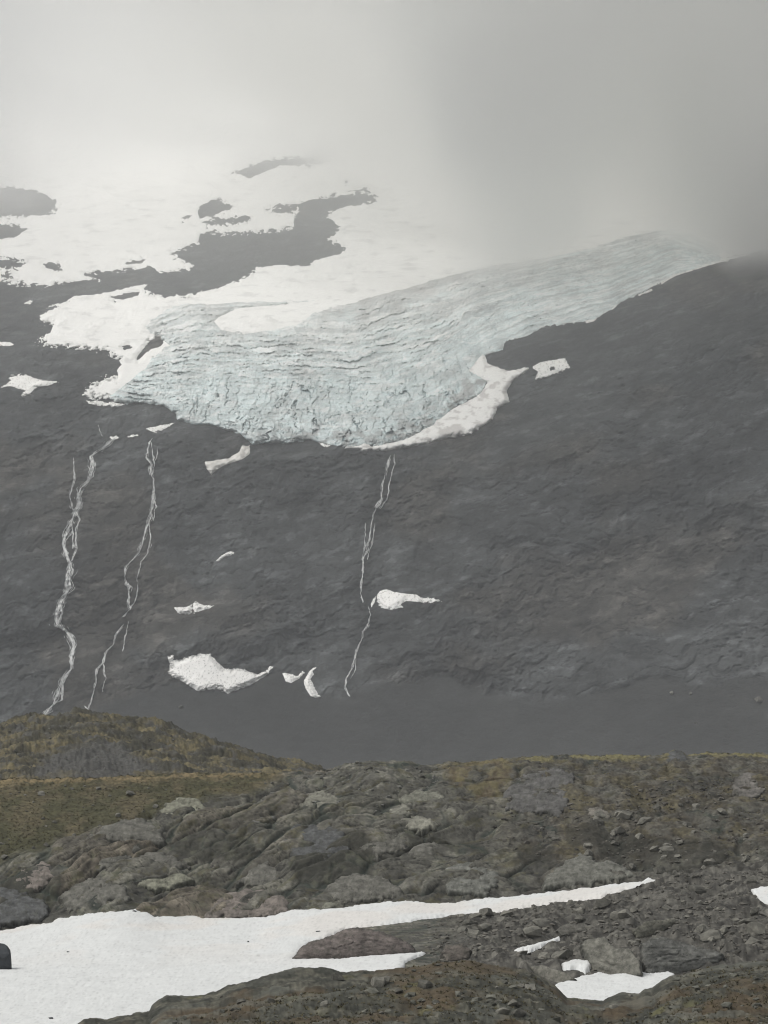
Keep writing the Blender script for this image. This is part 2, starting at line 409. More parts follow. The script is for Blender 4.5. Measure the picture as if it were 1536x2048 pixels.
def glac_fields(X, Y):
    u, l = yU(X), yLo(X)
    c = (Y - u) / np.maximum(l - u, 25)
    wx = fbm(X / 110, Y / 70, 2, 501) * 8; wy = fbm(X / 130, Y / 80, 2, 507) * 7
    jx = fbm(X / 14, Y / 9, 4, 503, 0.6) * 5.0; jy = fbm(X / 16, Y / 9, 4, 504, 0.6) * 3.6
    q = c * 156 + (Y - u) * 0.4 + wy + jy          # across the flow
    p = X + wx + jx                                # along the flow
    low = sstep(0.38, 0.70, c + 0.14 * fbm(X / 70, Y / 40, 3, 551)) * (1 - sstep(930, 1060, X)) * sstep(260, 480, X)
    dx = X - 700 + wx
    ang = dx + (Y - 640) * 0.30 * np.clip(-dx / 200, -1, 1) + jx
    f = {}
    a1, a2, f['uid'], _, f['uty'] = worley(p / 46, q / 9.5, 511)
    f['ue'] = 1 - sstep(0.0, 0.16, a2 - a1)
    b1, b2, f['lid'], f['ltx'], f['lty'] = worley(ang / 15, (Y + wy + jy) / 30, 513)
    f['le'] = 1 - sstep(0.0, 0.15, b2 - b1)
    c1_, c2_, f['sid'], _, f['sty'] = worley((p + 3 * jx) / 13, (Y + jy) / 6.5, 515)
    f['se'] = 1 - sstep(0.0, 0.2, c2_ - c1_)
    f['band'] = fbm(p / 260, q / 8, 4, 517, 0.6)
    f['rid'] = ridged(p / 170, q / 12, 4, 541, 0.55)
    f['white'] = np.maximum(line(fbm(p / 300, q / 24, 2, 519), 0.045), 0.8 * line(fbm(p / 230, q / 13, 2, 520), 0.035))
    f['dark'] = np.maximum(line(fbm(p / 240, (q + 40) / 15, 3, 521), 0.03), 0.7 * line(fbm(p / 150, (q + 90) / 8, 3, 523), 0.04)) * sstep(-0.3, 0.15, fbm(X / 70, Y / 40, 3, 525))
    f['crv2'] = np.maximum(line(fbm(ang / 13, (Y + wy) / 60, 3, 531), 0.05), line(fbm((ang + 0.5 * Y) / 22, (Y + wy) / 45, 3, 533), 0.035)) * sstep(-0.3, 0.2, fbm(X / 40, Y / 50, 3, 535))
    f['crev'] = line(fbm(ang / 40, (Y + wy) / 130, 3, 527), 0.03) * sstep(-0.15, 0.15, fbm(X / 60, Y / 50, 3, 529))
    return c, low, f
def glac_extra(X, Y, s):
    c, low, f = glac_fields(X, Y)
    g = sstep(0, 14, s)
    body = 7 * np.sqrt(np.clip(s / 45, 0, 1))
    am = 0.35 + 0.8 * sstep(-0.25, 0.25, fbm(X / 80, Y / 45, 3, 537))
    up = am * (1.0 * (f['uid'] - 0.5) + 1.7 * f['uty'] - 0.7 * f['ue'] - 1.4 * f['dark']) + 1.6 * f['band'] + 1.2 * f['white'] + 1.9 * (f['rid'] - 0.5)
    lo = 0.8 * (f['lid'] - 0.5) + 0.9 * f['ltx'] - 0.25 * f['le'] - 4.0 * f['crev'] - 1.6 * f['crv2'] + 1.0 * f['band']
    sm = (0.9 * (f['sid'] - 0.5) + 1.3 * f['sty'] - 0.6 * f['se']) * (0.55 - 0.05 * low)
    return body + g * (up * (1 - low) + lo * low + sm)
def glac_col(X, Y, s):
    c, low, f = glac_fields(X, Y)
    blue = np.array([0.64, 0.73, 0.73]); grey = np.array([0.62, 0.625, 0.605]); white = np.array([0.86, 0.86, 0.84]); dirt = np.array([0.26, 0.25, 0.24])
    k = np.clip(0.35 + 0.65 * sstep(0.1, 0.55, c) + 0.35 * cf(X / 60, Y / 40, 4, 571), 0, 1)
    col = mixc(grey + 0 * X[..., None], blue + 0 * X[..., None], k)
    col = mixc(col, white + 0 * col, sstep(0.0, 0.5, 1.7 * f['band']) * (0.45 - 0.25 * low))
    col = mixc(col, grey * 0.62 + 0 * col, sstep(0.0, 0.5, -1.7 * f['band']) * (0.5 - 0.25 * low))
    col = col * (1 + 0.22 * (f['uid'] - 0.5) * (1 - low) + 0.24 * (f['lid'] - 0.5) * low + 0.16 * (f['sid'] - 0.5) + 0.10 * cf(X / 4, Y / 2.6, 3, 597, 0.7))[..., None]
    col = col * (1 + 0.30 * (f['rid'] - 0.5) * (1 - 0.6 * low))[..., None]
    col = mixc(col, white + 0 * col, f['white'] * (0.85 - 0.65 * low))
    col = mixc(col, np.array([0.25, 0.27, 0.27]) + 0 * col, f['dark'] * (0.75 - 0.45 * low))
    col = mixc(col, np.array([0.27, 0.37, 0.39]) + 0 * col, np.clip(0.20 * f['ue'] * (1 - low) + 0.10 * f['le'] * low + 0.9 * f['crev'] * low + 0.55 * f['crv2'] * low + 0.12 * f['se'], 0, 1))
    col = col * (1 + 0.13 * cf(X / 55, Y / 32, 3, 599))[..., None]
    wpk = sstep(0.45, 0.9, cf((X + Y) / 26, Y / 8, 4, 600)); col = mixc(col, white + 0 * col, wpk * 0.5)
    edge = sstep(0.70, 0.98, c) * sstep(470, 600, X) * sstep(-0.15, 0.3, fbm(X / 28, Y / 20, 4, 581)) * (1 - sstep(980, 1040, X)) * 0.65
    col = mixc(col, dirt + 0 * col, edge)
    top = (1 - sstep(0.0, 0.16, c)) * sstep(600, 700, X) * (1 - sstep(1000, 1150, X)) * 0.5
    col = mixc(col, np.array([0.36, 0.35, 0.33]) + 0 * col, top)
    return np.clip(col, 0.05, 0.88)
tag(wall_patch("glacier", GLAC, M_ICE, step=1.5, thick=2.0, rag=4.0, seed=2, colfn=glac_col, extra=glac_extra, ragscale=7),
    "pale blue crevassed glacier tongue spilling down between the snowfield and the dark ridge", "glacier")

APRON = [(967, 705), (975, 727), (992, 735), (1016, 742), (1048, 736), (1058, 736), (1045, 748), (1027, 759), (1013, 781), (1018, 803), (994, 816), (986, 838), (940, 868), (890, 876), (832, 891), (773, 901), (734, 899), (690, 897), (690, 893), (720, 891), (728, 885), (745, 893),
         (809, 878), (850, 852), (880, 835), (915, 812), (950, 795), (968, 778), (975, 765), (950, 755), (923, 743), (945, 725)]
def apron_col(X, Y, s):
    d = sstep(0.1, 0.6, cf(X / 25, Y / 14, 5, 611, 0.6) + 0.9 * np.exp(-((X - 910) / 26) ** 2 - ((Y - 862) / 16) ** 2))[..., None] * 0.55
    return np.array([0.87, 0.86, 0.83]) * (1 - d) + np.array([0.40, 0.37, 0.35]) * d
tag(wall_patch("snow_apron", APRON, M_SNOW, thick=3.0, rag=3.0, seed=3, colfn=apron_col, extra=lambda X, Y, s: 6 * np.sqrt(np.clip(s / 25, 0, 1))),
    "dirty white snow apron curving round the lower right foot of the glacier", "snow patch")
SNOWS = [
    ("white snow patch with a small dark hole, right of the glacier's snow apron", [(1081, 724), (1130, 716), (1140, 735), (1103, 751), (1070, 759), (1076, 742), (1062, 736)], 2.5, [[(1099, 736), (1108, 733), (1110, 739), (1101, 741)]]),
    ("jagged snow patch on the dark rock left of the glacier", [(0, 776), (22, 761), (18, 752), (50, 749), (75, 758), (117, 764), (95, 772), (75, 774), (60, 789), (40, 792), (50, 781), (20, 772)], 3, []),
    ("small snow sliver at the left edge above the jagged patch", [(-15, 683), (20, 684), (28, 689), (20, 692), (-15, 692)], 2, []),
    ("tiny snow speck below the left end of the rock band", [(46, 607), (60, 600), (68, 602), (60, 608)], 2, []),
    ("pointed snow wedge just under the left toe of the glacier", [(290, 857), (310, 852), (350, 845), (330, 857), (310, 866)], 2, []),
    ("flat snow streak under the tip of the big snowfield", [(172, 801), (200, 803), (230, 805), (252, 808), (235, 813), (195, 811), (178, 807)], 2, []),
    ("tiny snow cap at the head of the left waterfall", [(219, 874), (232, 871), (240, 874), (234, 879), (222, 879)], 1.5, []),
    ("small snow dash between the heads of the two left waterfalls", [(254, 872), (277, 868), (277, 872), (256, 875)], 1.2, []),
    ("slim slanting snow patch alone on the middle of the wall", [(431, 1122), (444, 1110), (456, 1104), (470, 1104), (462, 1111), (452, 1112), (437, 1123)], 1.5, []),
    ("ragged snow patch split by a dark crack, left middle of the wall", [(348, 1214), (358, 1213), (368, 1215), (382, 1209), (391, 1204), (407, 1210), (430, 1211), (417, 1217), (391, 1225), (371, 1229), (355, 1227), (351, 1219)], 1.5, [[(382, 1203), (385, 1203), (388, 1226), (384, 1226)]]),
    ("largest white snow patch at the foot of the wall, long and ragged", [(335, 1311), (347, 1311), (348, 1320), (360, 1319), (374, 1314), (400, 1308), (421, 1307), (433, 1322), (449, 1337), (488, 1338), (500, 1344), (516, 1348), (535, 1339), (537, 1332), (550, 1332), (543, 1338), (535, 1349), (500, 1371), (462, 1384), (456, 1388), (436, 1377), (394, 1382), (378, 1371), (365, 1363), (345, 1354), (337, 1343), (340, 1332)], 2.5, []),
    ("small hooked snow patch between the largest patch and the upright one", [(564, 1346), (574, 1346), (594, 1352), (605, 1343), (611, 1345), (598, 1357), (582, 1366), (572, 1364)], 1.5, []),
    ("upright tapering snow streak right of the hooked patch", [(636, 1333), (625, 1342), (628, 1349), (621, 1358), (627, 1370), (635, 1386), (641, 1393), (629, 1396), (620, 1391), (609, 1373), (607, 1362), (613, 1352), (618, 1343), (626, 1336)], 1.5, []),
    ("fish shaped snow patch with a thin tail beside the right waterfall", [(754, 1190), (760, 1182), (773, 1178), (789, 1184), (812, 1187), (832, 1189), (848, 1197), (869, 1196), (882, 1202), (859, 1206), (836, 1204), (812, 1202), (801, 1209), (807, 1215), (781, 1220), (762, 1215), (754, 1204)], 2, []),
    ("thin upright snow sliver at the left end of the fish shaped patch", [(746, 1198), (753, 1191), (749, 1206), (743, 1215), (741, 1210)], 1.0, []),
    ("long thin snow line along the top of the right ridge", [(1500, 506), (1462, 513), (1408, 523), (1353, 540), (1321, 561), (1323, 568), (1353, 551), (1408, 534), (1462, 519), (1500, 509)], 2, []),
    ("short snow line below the long one on the right ridge", [(1275, 590), (1305, 576), (1304, 581), (1279, 592)], 1.2, []),
    ("small snow wedge where the ridge meets the glacier's right edge", [(1170, 641), (1196, 634), (1190, 642), (1172, 647)], 1.2, []),
    ("tiny snow scrap on the ridge just above the small wedge", [(1220, 619), (1234, 607), (1233, 613), (1224, 620)], 1.2, []),
    ("little snow spur hanging off the bottom of the glacier tongue", [(636, 877), (648, 878), (650, 888), (664, 892), (648, 894), (638, 886)], 1.2, []),
]
def patch_col(X, Y, s):
    n = cf(X / 9, Y / 6, 4, 421, 0.65); d = sstep(0.55, 0.8, cf(X / 4, Y / 3, 3, 423, 0.7) + 0.25 * (1 - sstep(0, 6, s)))
    c = np.array([0.88, 0.87, 0.84]) * (1 + 0.03 * n)[..., None]
    return mixc(c, C(0.30, 0.29, 0.27) + 0 * c, d * 0.8)
for i, (lab, poly, rag, holes) in enumerate(SNOWS):
    o = wall_patch("snow_patch", poly, M_SNOW, holes=holes, step=1.2, thick=0.45, rag=rag * 1.5, seed=20 + i * 3, colfn=patch_col, ragscale=5, soft=5)
    tag(o, lab, "snow patch", "snow patches on the mountain wall")
P5 = [(409, 923), (423, 922), (456, 917), (476, 905), (485, 892), (500, 890), (499, 909), (482, 920), (449, 930), (433, 940), (423, 949), (413, 937)]
def dirty_col(X, Y, s):
    d = sstep(-0.2, 0.6, np.sin((X * 0.9 + Y * 0.3) / 3.5) * 0.5 + fbm(X / 10, Y / 8, 4, 631))[..., None] * (0.25 + 0.45 * sstep(460, 490, X))[..., None]
    return np.array([0.72, 0.70, 0.66]) * (1 - d) + np.array([0.33, 0.31, 0.29]) * d
tag(wall_patch("snow_patch", P5, M_SNOW, step=1.4, thick=1.0, rag=2, seed=90, colfn=dirty_col, soft=5),
    "dirty streaked snow tongue hanging below the glacier's lower left edge", "snow patch", "snow patches on the mountain wall")

# ------------------------------------------------------------------ waterfalls: braided strands of white water running over the rock
def waterfall(name, strands, label, seed):
    rg = np.random.RandomState(seed)
    p0 = strands[0][0][-1]
    root = bpy.data.objects.new(name, None); COL.objects.link(root)
    base = ray(np.array([p0[0]]), np.array([p0[1]]), hitD(np.array([p0[0]]), np.array([p0[1]])))[0]
    root.location = base
    tag(root, label, "waterfall", "waterfalls running down the wall")
    for si, (pts, w) in enumerate(strands):
        p = np.array(pts, float)
        seg = np.r_[0, np.cumsum(np.hypot(*np.diff(p, axis=0).T))]
        Lg = seg[-1]
        tt = np.linspace(0, Lg, int(Lg / 1.2) + 3)
        cxx = np.interp(tt, seg, p[:, 0]) + 2.2 * fbm(tt / 14, tt * 0 + seed + si, 4, seed + si, 0.65)
        cyy = np.interp(tt, seg, p[:, 1])
        dens = np.clip(0.75 + 1.2 * fbm(tt / 22, tt * 0 + 3, 3, seed + 50 + si), 0.12, 1.6)
        w = w * (1.3 if seed == 1 else 0.95)
        spr = w * (0.30 + 0.55 * np.clip(0.5 + 1.2 * fbm(tt / 30, tt * 0 + 7, 3, seed + 90 + si), 0.05, 1.3))
        VV, FF, off = [], [], 0
        jobs = [(0, Lg, 0.0, 0.55 * w + 0.3, True)]
        for _ in range(int(Lg * w * 0.34)):
            t0 = rg.uniform(0, Lg)
            if rg.rand() > dens[int(t0 / Lg * (len(tt) - 1))]: continue
            jobs.append((t0, min(Lg, t0 + rg.uniform(5, 22)), rg.normal(), rg.uniform(0.5, 1.25), False))
        for t0, t1, o, ww0, main in jobs:
            t = np.arange(t0, t1 + 0.6, 1.2 if not main else 1.2)
            if len(t) < 3: continue
            bx = np.interp(t, tt, cxx); by = np.interp(t, tt, cyy); sp = np.interp(t, tt, spr) if not main else 0 * t
            ph = rg.rand() * 50
            x = bx + o * sp + 0.8 * fbm(t / 4.5 + ph, t * 0 + o, 3, seed, 0.6)
            ww = ww0 * np.sin(np.pi * np.clip((t - t0) / (t1 - t0), 0.03, 0.97)) if not main else ww0 * np.clip(0.75 + 1.2 * fbm(t / 4 + ph, t * 0, 4, seed + 2, 0.7), 0.25, 1.6) * np.interp(t, tt, np.clip(dens, 0.5, 1.2))
            D = hitD(x, by)
            lift = 0.55 + 0.25 * rg.rand()
            al = ray(x - ww / 2, by, D + 0.8); m = ray(x, by, D - lift); bl = ray(x + ww / 2, by, D + 0.8)
            a = ray(x - ww * 0.42, by, D - 0.42); b = ray(x + ww * 0.42, by, D - 0.42)
            V = np.stack([al, a, m, b, bl], 1).reshape(-1, 3) - base
            n = len(t)
            i = np.arange(n - 1)[:, None] * 5 + np.arange(4)[None]
            VV.append(V); FF.append(np.stack([i, i + 1, i + 6, i + 5], -1).reshape(-1, 4) + off); off += len(V)
        mesh_obj("stream", np.concatenate(VV), np.concatenate(FF), M_WATER, parent=root)
waterfall("waterfall", [
    (z3([(705, 78), (640, 140), (560, 190), (570, 270), (545, 340), (500, 385), (475, 440), (492, 475), (465, 530), (440, 590), (410, 660), (390, 730), (410, 800), (430, 860), (430, 930), (425, 1000), (380, 1080), (350, 1160), (350, 1225), (400, 1260), (435, 1300), (450, 1350), (440, 1440), (435, 1500), (385, 1570), (355, 1650), (330, 1710), (268, 1790)]), 4.6),
    (z3([(470, 530), (490, 580), (465, 640), (470, 760), (440, 835)]), 2.0),
    (z3([(440, 600), (450, 680), (445, 760)]), 1.4),
    (z3([(450, 200), (458, 330), (430, 430), (445, 520)]), 1.3),
    (z3([(425, 880), (405, 930), (410, 1000)]), 1.6),
    (z3([(375, 1080), (380, 1160), (360, 1215)]), 1.6),
    (z3([(385, 1570), (380, 1690), (330, 1710)]), 2.0),
], "strongest waterfall, leftmost of the three white streams on the wall", 1)
waterfall("waterfall", [
    (z3([(935, 80), (905, 140), (900, 200), (930, 240), (925, 290), (945, 340), (945, 430), (925, 560), (905, 620), (880, 700), (855, 785), (800, 840), (765, 890), (770, 950), (795, 1000), (790, 1080), (800, 1130), (755, 1180)]), 3.0),
    (z3([(760, 1225), (710, 1290), (695, 1350), (650, 1400), (635, 1460), (595, 1500), (590, 1580), (570, 1660), (560, 1700), (535, 1755), (515, 1725)]), 2.2),
    (z3([(925, 100), (940, 170), (948, 240), (935, 300)]), 1.5),
    (z3([(965, 140), (968, 180), (945, 240)]), 1.0),
    (z3([(940, 430), (958, 500), (940, 590)]), 1.2),
    (z3([(915, 600), (925, 700), (905, 790), (865, 850), (845, 930), (850, 1000), (830, 1080), (800, 1130)]), 1.6),
    (z3([(635, 1460), (645, 1560), (630, 1640)]), 1.4),
    (z3([(790, 1205), (770, 1290), (755, 1390)]), 1.2),
    (z3([(605, 0), (610, 40), (635, 70)]), 1.1),
], "thin winding waterfall in the middle of the three, starting under the pointed snow wedge", 2)
waterfall("waterfall", [
    (z4([(720, 155), (700, 220), (680, 300), (670, 380), (630, 460), (610, 590), (580, 690), (575, 780), (565, 850), (578, 910)]), 2.3),
    (z4([(605, 930), (618, 970), (600, 1030), (575, 1060), (572, 1100), (545, 1150), (525, 1240), (490, 1300), (488, 1350), (510, 1390)]), 2.1),
    (z4([(738, 150), (740, 200), (715, 290), (700, 380), (665, 430)]), 1.5),
    (z4([(590, 500), (590, 600), (575, 690)]), 1.0),
    (z4([(640, 500), (625, 600), (600, 690)]), 1.1),
    (z4([(540, 1180), (545, 1240), (515, 1300)]), 1.0),
], "faint straight waterfall falling from the bottom of the glacier tongue, rightmost of the three", 3)

SCREEB = [(1343, 1386, 2.2, "pale boulder on the dark scree under the wall, just left of a smaller one"), (1381, 1387, 1.6, "small pale boulder on the dark scree just right of a bigger pale one"),
          (1518, 1401, 3.6, "biggest pale boulder on the dark scree, near the right edge"), (1391, 1446, 1.3, "lone tiny pale boulder low on the dark scree at the right"), (362, 1414, 2.0, "lone pale boulder on the dark scree below the largest wall snow patch")]
# ------------------------------------------------------------------ THE FOREGROUND: one sheet of rock and tundra
def zz(lst): return np.array(lst, float)
SIL1 = zz([(-500, 2090), (0, 2085), (110, 2060), (149, 2047), (169, 2036), (186, 2034), (210, 2038), (244, 2029), (281, 2024), (299, 2023), (303, 2012), (318, 2000), (333, 1992), (355, 1991), (396, 1990), (433, 1982), (457, 1968), (487, 1960), (520, 1952), (558, 1943), (602, 1937), (635, 1939), (693, 1943), (727, 1936), (754, 1938), (805, 1934), (850, 1929), (885, 1921), (940, 1919), (1000, 1930), (1028, 1935), (1052, 1940), (1080, 1952), (1112, 1972), (1133, 1994), (1157, 1996), (1206, 1998), (1216, 1991), (1237, 1986), (1265, 1989), (1279, 1987), (1290, 1980), (1304, 1977), (1318, 1966), (1349, 1951), (1366, 1949), (1394, 1940), (1419, 1930), (1454, 1924), (1536, 1921), (2036, 1915)])
YBASE = zz([(-500, 1880), (0, 1862), (102, 1846), (203, 1825), (271, 1820), (311, 1833), (406, 1836), (520, 1835), (585, 1821), (710, 1811), (805, 1804), (906, 1806), (1020, 1794), (1140, 1781), (1227, 1769), (1300, 1758), (1400, 1745), (1536, 1730), (2036, 1720)])
SIL3 = zz([(-500, 1566), (0, 1563), (27, 1557), (85, 1561), (135, 1557), (203, 1556), (271, 1553), (322, 1549), (423, 1547), (520, 1546), (600, 1544), (652, 1544), (676, 1534), (700, 1527), (737, 1524), (788, 1522), (818, 1524), (838, 1532), (882, 1531), (896, 1524), (947, 1524), (991, 1519), (1063, 1513), (1147, 1511), (1209, 1511), (1321, 1512), (1335, 1508), (1349, 1501), (1363, 1504), (1377, 1512), (1401, 1507), (1419, 1505), (1454, 1506), (1536, 1508), (2036, 1505)])
SIL4 = zz([(-500, 1470), (0, 1446), (17, 1442), (51, 1436), (68, 1432), (112, 1430), (152, 1426), (183, 1429), (237, 1436), (288, 1440), (325, 1449), (355, 1459), (372, 1468), (406, 1474), (437, 1485), (474, 1497), (520, 1510), (544, 1520), (602, 1528), (635, 1540), (680, 1570), (760, 1620), (2036, 1700)])
SNOWF = [(-420, 1905), (-100, 1876), (0, 1862), (51, 1851), (102, 1846), (108, 1841), (146, 1833), (203, 1825), (244, 1822), (271, 1818), (278, 1823), (295, 1827), (311, 1835), (339, 1832), (372, 1831), (393, 1832), (406, 1836), (474, 1836), (520, 1835), (544, 1831), (585, 1821),
         (646, 1818), (683, 1815), (710, 1810), (757, 1805), (805, 1803), (859, 1806), (906, 1807), (930, 1802), (974, 1797), (1020, 1793), (1052, 1789), (1140, 1781), (1227, 1769), (1279, 1763), (1297, 1756), (1304, 1760), (1326, 1760), (1307, 1767), (1279, 1775),
         (1230, 1786), (1202, 1795), (1178, 1798), (1105, 1808), (1052, 1816), (1000, 1824), (967, 1829), (906, 1831), (839, 1839), (788, 1847), (737, 1853), (700, 1856), (690, 1858), (669, 1868), (649, 1878), (618, 1885), (605, 1896), (586, 1916), (629, 1918), (669, 1918),
         (717, 1914), (754, 1908), (805, 1905), (857, 1905), (842, 1911), (811, 1923), (808, 1934), (795, 1950), (700, 1975), (560, 1985), (440, 2010), (300, 2060), (150, 2085), (0, 2105), (-420, 2115)]
FSN = [
    ("short slanting snow strip in the rubble right of the knoll", [(1026, 1903), (1052, 1896), (1080, 1887), (1119, 1875), (1120, 1881), (1098, 1890), (1070, 1901), (1059, 1904)], 0.12),
    ("small blocky snow patch in a hollow beside the pale outcrop", [(1122, 1930), (1150, 1922), (1181, 1925), (1180, 1942), (1171, 1944), (1153, 1940), (1126, 1941)], 0.14),
    ("bowl shaped snow patch behind the near mossy bank at the lower right", [(1105, 1978), (1112, 1972), (1150, 1959), (1185, 1951), (1195, 1949), (1216, 1952), (1262, 1949), (1279, 1945), (1297, 1951), (1335, 1947), (1352, 1950), (1345, 1975), (1300, 2000), (1240, 2030), (1130, 2030)], 0.14),
    ("snow patch cut by the right edge of the picture", [(1502, 1782), (1520, 1776), (1560, 1773), (1620, 1785), (1620, 1812), (1550, 1812), (1516, 1805), (1509, 1794)], 0.12),
]
WH = [
    ("reddish grey whaleback rock half buried in the wide snowfield", [(584, 1918), (603, 1894), (618, 1884), (649, 1876), (672, 1866), (692, 1856), (715, 1854), (745, 1858), (775, 1868), (800, 1876), (825, 1890), (832, 1908), (760, 1912), (717, 1917), (669, 1921), (629, 1921)], (0.125, 0.108, 0.098), 0.75),
    ("rounded brown outcrop left of the wide smooth slab, behind the bowl shaped snow", [(1162, 1890), (1174, 1878), (1209, 1874), (1230, 1896), (1258, 1896), (1279, 1920), (1282, 1950), (1216, 1956), (1185, 1953), (1176, 1917)], (0.135, 0.132, 0.112), 0.8),
    ("wide smooth grey slab sloping right, behind the bowl shaped snow", [(1284, 1888), (1300, 1876), (1328, 1874), (1384, 1890), (1445, 1906), (1436, 1926), (1394, 1942), (1349, 1952), (1297, 1952), (1284, 1920)], (0.13, 0.13, 0.118), 0.7),
    ("layered pale brown hump in the rubble above the wide smooth slab", [(1268, 1860), (1290, 1843), (1342, 1836), (1358, 1843), (1330, 1862), (1300, 1876), (1272, 1878)], (0.14, 0.135, 0.108), 0.6),
    ("thin cracked slab lying left of the bowl shaped snow", [(1050, 1934), (1080, 1930), (1119, 1941), (1152, 1957), (1114, 1974), (1082, 1955)], (0.15, 0.145, 0.122), 0.35),
    ("squarish brown block at the right end of the whaleback rock", [(884, 1905), (892, 1890), (925, 1888), (942, 1900), (936, 1922), (892, 1924)], (0.125, 0.11, 0.095), 0.6),
    ("flat grey rock in the rubble just under the snow strip", [(1112, 1862), (1130, 1848), (1165, 1846), (1190, 1855), (1170, 1868), (1125, 1872)], (0.12, 0.115, 0.1), 0.4),
    ("grey hump at the right edge below the cut off snow patch", [(1518, 1826), (1530, 1815), (1580, 1812), (1600, 1830), (1540, 1838)], (0.14, 0.135, 0.12), 0.35),
]
fx = np.concatenate([np.linspace(-500, -30, 80, endpoint=False), np.arange(-30, 1567, 2.0), np.linspace(1567, 2036, 80)])
def icol(a): return np.interp(fx, a[:, 0], a[:, 1])
s1, yb, s3, s4 = icol(SIL1), icol(YBASE), icol(SIL3), icol(SIL4)
yb = blur(blur(yb[None], 14, 1), 14, 1)[0]
def zof(y, d): return (HY - y) / F * d
# rows: normalised profile positions, with most rows where the photo shows most ground
KD = [40, 70, 100, 112, 124, 129, 146, 180, 226, 230.5, 235, 239.5, 244, 248, 251.5, 262, 312, 345, 365, 380, 392, 470, 700, 1400]
one = np.ones(len(fx)); s3s = blur(blur(s3[None], 12, 1), 12, 1)[0]; s1s = blur(blur(s1[None], 14, 1), 14, 1)[0]
KZ = [-9.0 * one, -10.5 * one, zof(2125, 100) * one, 0.5 * zof(s1 + 42, 112) + 0.5 * zof(2080, 112), zof(s1, 124), zof(s1s, 124) - 1.0, -16.5 * one, -16.6 * one,
      zof(yb, 226), zof(yb + 0.20 * (s3s - yb), 230.5), zof(yb + 0.41 * (s3s - yb), 235), zof(yb + 0.62 * (s3s - yb), 239.5), zof(yb + 0.80 * (s3s - yb), 244), zof(yb + 0.93 * (0.7 * s3s + 0.3 * s3 - yb), 248), zof(s3, 251.5), zof(s3, 251.5) - 0.6,
      zof(np.maximum(s3 + 22, 1578), 312), zof(1578 + (s4 - 1578) * 0.45, 345), zof(1578 + (s4 - 1578) * 0.82, 365), zof(s4, 380), zof(s4, 380) - 1.2, -26 * one, -52 * one, -58 * one]
RN = [4, 14, 26, 34, 8, 10, 30, 90, 45, 45, 45, 45, 34, 24, 12, 14, 40, 34, 30, 8, 14, 14, 14]
kd = []
for a, b, n in zip(KD[:-1], KD[1:], RN): kd += list(np.linspace(a, b, n, endpoint=False))
fd = np.array(kd + [KD[-1]])
KZ = np.array(KZ)
Zb = np.empty((len(fd), len(fx)))
for i in range(len(fx)):
    Zb[:, i] = np.interp(fd, KD, KZ[:, i])
Zb = np.apply_along_axis(lambda c: c, 0, Zb)
Zs = Zb.copy(); Zs[1:-1] = (Zb[:-2] + 2 * Zb[1:-1] + Zb[2:]) / 4
for _ in range(3): Zs[1:-1] = (Zs[:-2] + 2 * Zs[1:-1] + Zs[2:]) / 4
FX, FD = np.meshgrid(fx, fd)
WX = (FX - CX) / F * FD; WY = FD
YP = HY - Zs / FD * F              # photo row of the smooth sheet
# regions
def ramp_d(a, b, c, d_): return sstep(a, b, FD) * (1 - sstep(c, d_, FD))
slope = ramp_d(221, 229, 245, 251.5)
MEADOW = [(-400, 1500), (560, 1500), (560, 1560), (500, 1592), (420, 1600), (340, 1618), (250, 1640), (160, 1668), (100, 1690), (40, 1715), (-10, 1730), (-400, 1760)]
mead = sstep(-14, 14, sdf(MEADOW, FX, YP) + 10 * fbm(WX / 2, WY / 3, 4, 7)) * ramp_d(222, 226, 300, 310)
rubble = sstep(820, 980, FX) * ramp_d(140, 160, 224, 230)
heathR = sstep(960, 1100, FX) * ramp_d(226, 232, 300, 305)
near = 1 - sstep(126, 134, FD)
hill = ramp_d(300, 315, 480, 520)
# relief in metres
wx_ = WX + 1.4 * fbm(WX / 5, WY / 5, 3, 12, 0.45); wy_ = WY + 1.8 * fbm(WX / 5, WY / 5, 3, 14, 0.45)
ta = R(-24)
shr = 0.46 * (-np.logaddexp(0, -(WX + 5) / 2.0) * 2.0) + 0.10 * WX
ra = wx_ + 0.25 * wy_; rb = wy_ * 0.8 - shr
def lumps(a, b, seed):
    f1, f2, cid, dx, dy = worley(a, b, seed)
    dome = np.clip(1 - f1 * f1 * 1.3, 0, 1)
    crack = 1 - sstep(0.0, 0.13, f2 - f1)
    e = sstep(0.0, 0.22, f2 - f1)
    return dome, crack, cid, np.clip(dy * (0.35 + 0.5 * cid) + dx * (np.modf(cid * 7.3)[0] - 0.5) * 0.8, -1, 1) * (0.5 + 0.5 * e), (cid - 0.5) * e
d1, k1, i1, u1, o1 = lumps(ra / 7.0, rb / 3.1, 21)
d2, k2, i2, u2, o2 = lumps(ra / 2.7, rb / 1.15, 22)
d3, k3, i3, u3, o3 = lumps(ra / 0.9, rb / 0.5, 23)
fineF = fbm(WX / 0.55, WY / 0.8, 5, 24, 0.68)
midF = fbm(WX / 3.4, WY / 5.0, 5, 25, 0.58)
rockrel = 0.70 * (d1 - 0.5) + 0.65 * o1 + 0.85 * u1 - 0.16 * k1 + 0.16 * (d2 - 0.5) + 0.18 * o2 + 0.30 * u2 - 0.07 * k2 + 0.05 * (d3 - 0.5) + 0.05 * u3 + 0.05 * o3 + 0.02 * fineF + 0.16 * midF - 0.07 * line(fbm(ra / 3.0, rb / 0.9, 3, 27), 0.05)
tund = 0.42 * midF + 0.10 * fineF + 0.12 * (d2 - 0.5) + 0.06 * (d3 - 0.5)
mask_rock = slope * (1 - mead) * (1 - 0.55 * heathR)
flat = ramp_d(132, 142, 222, 228)
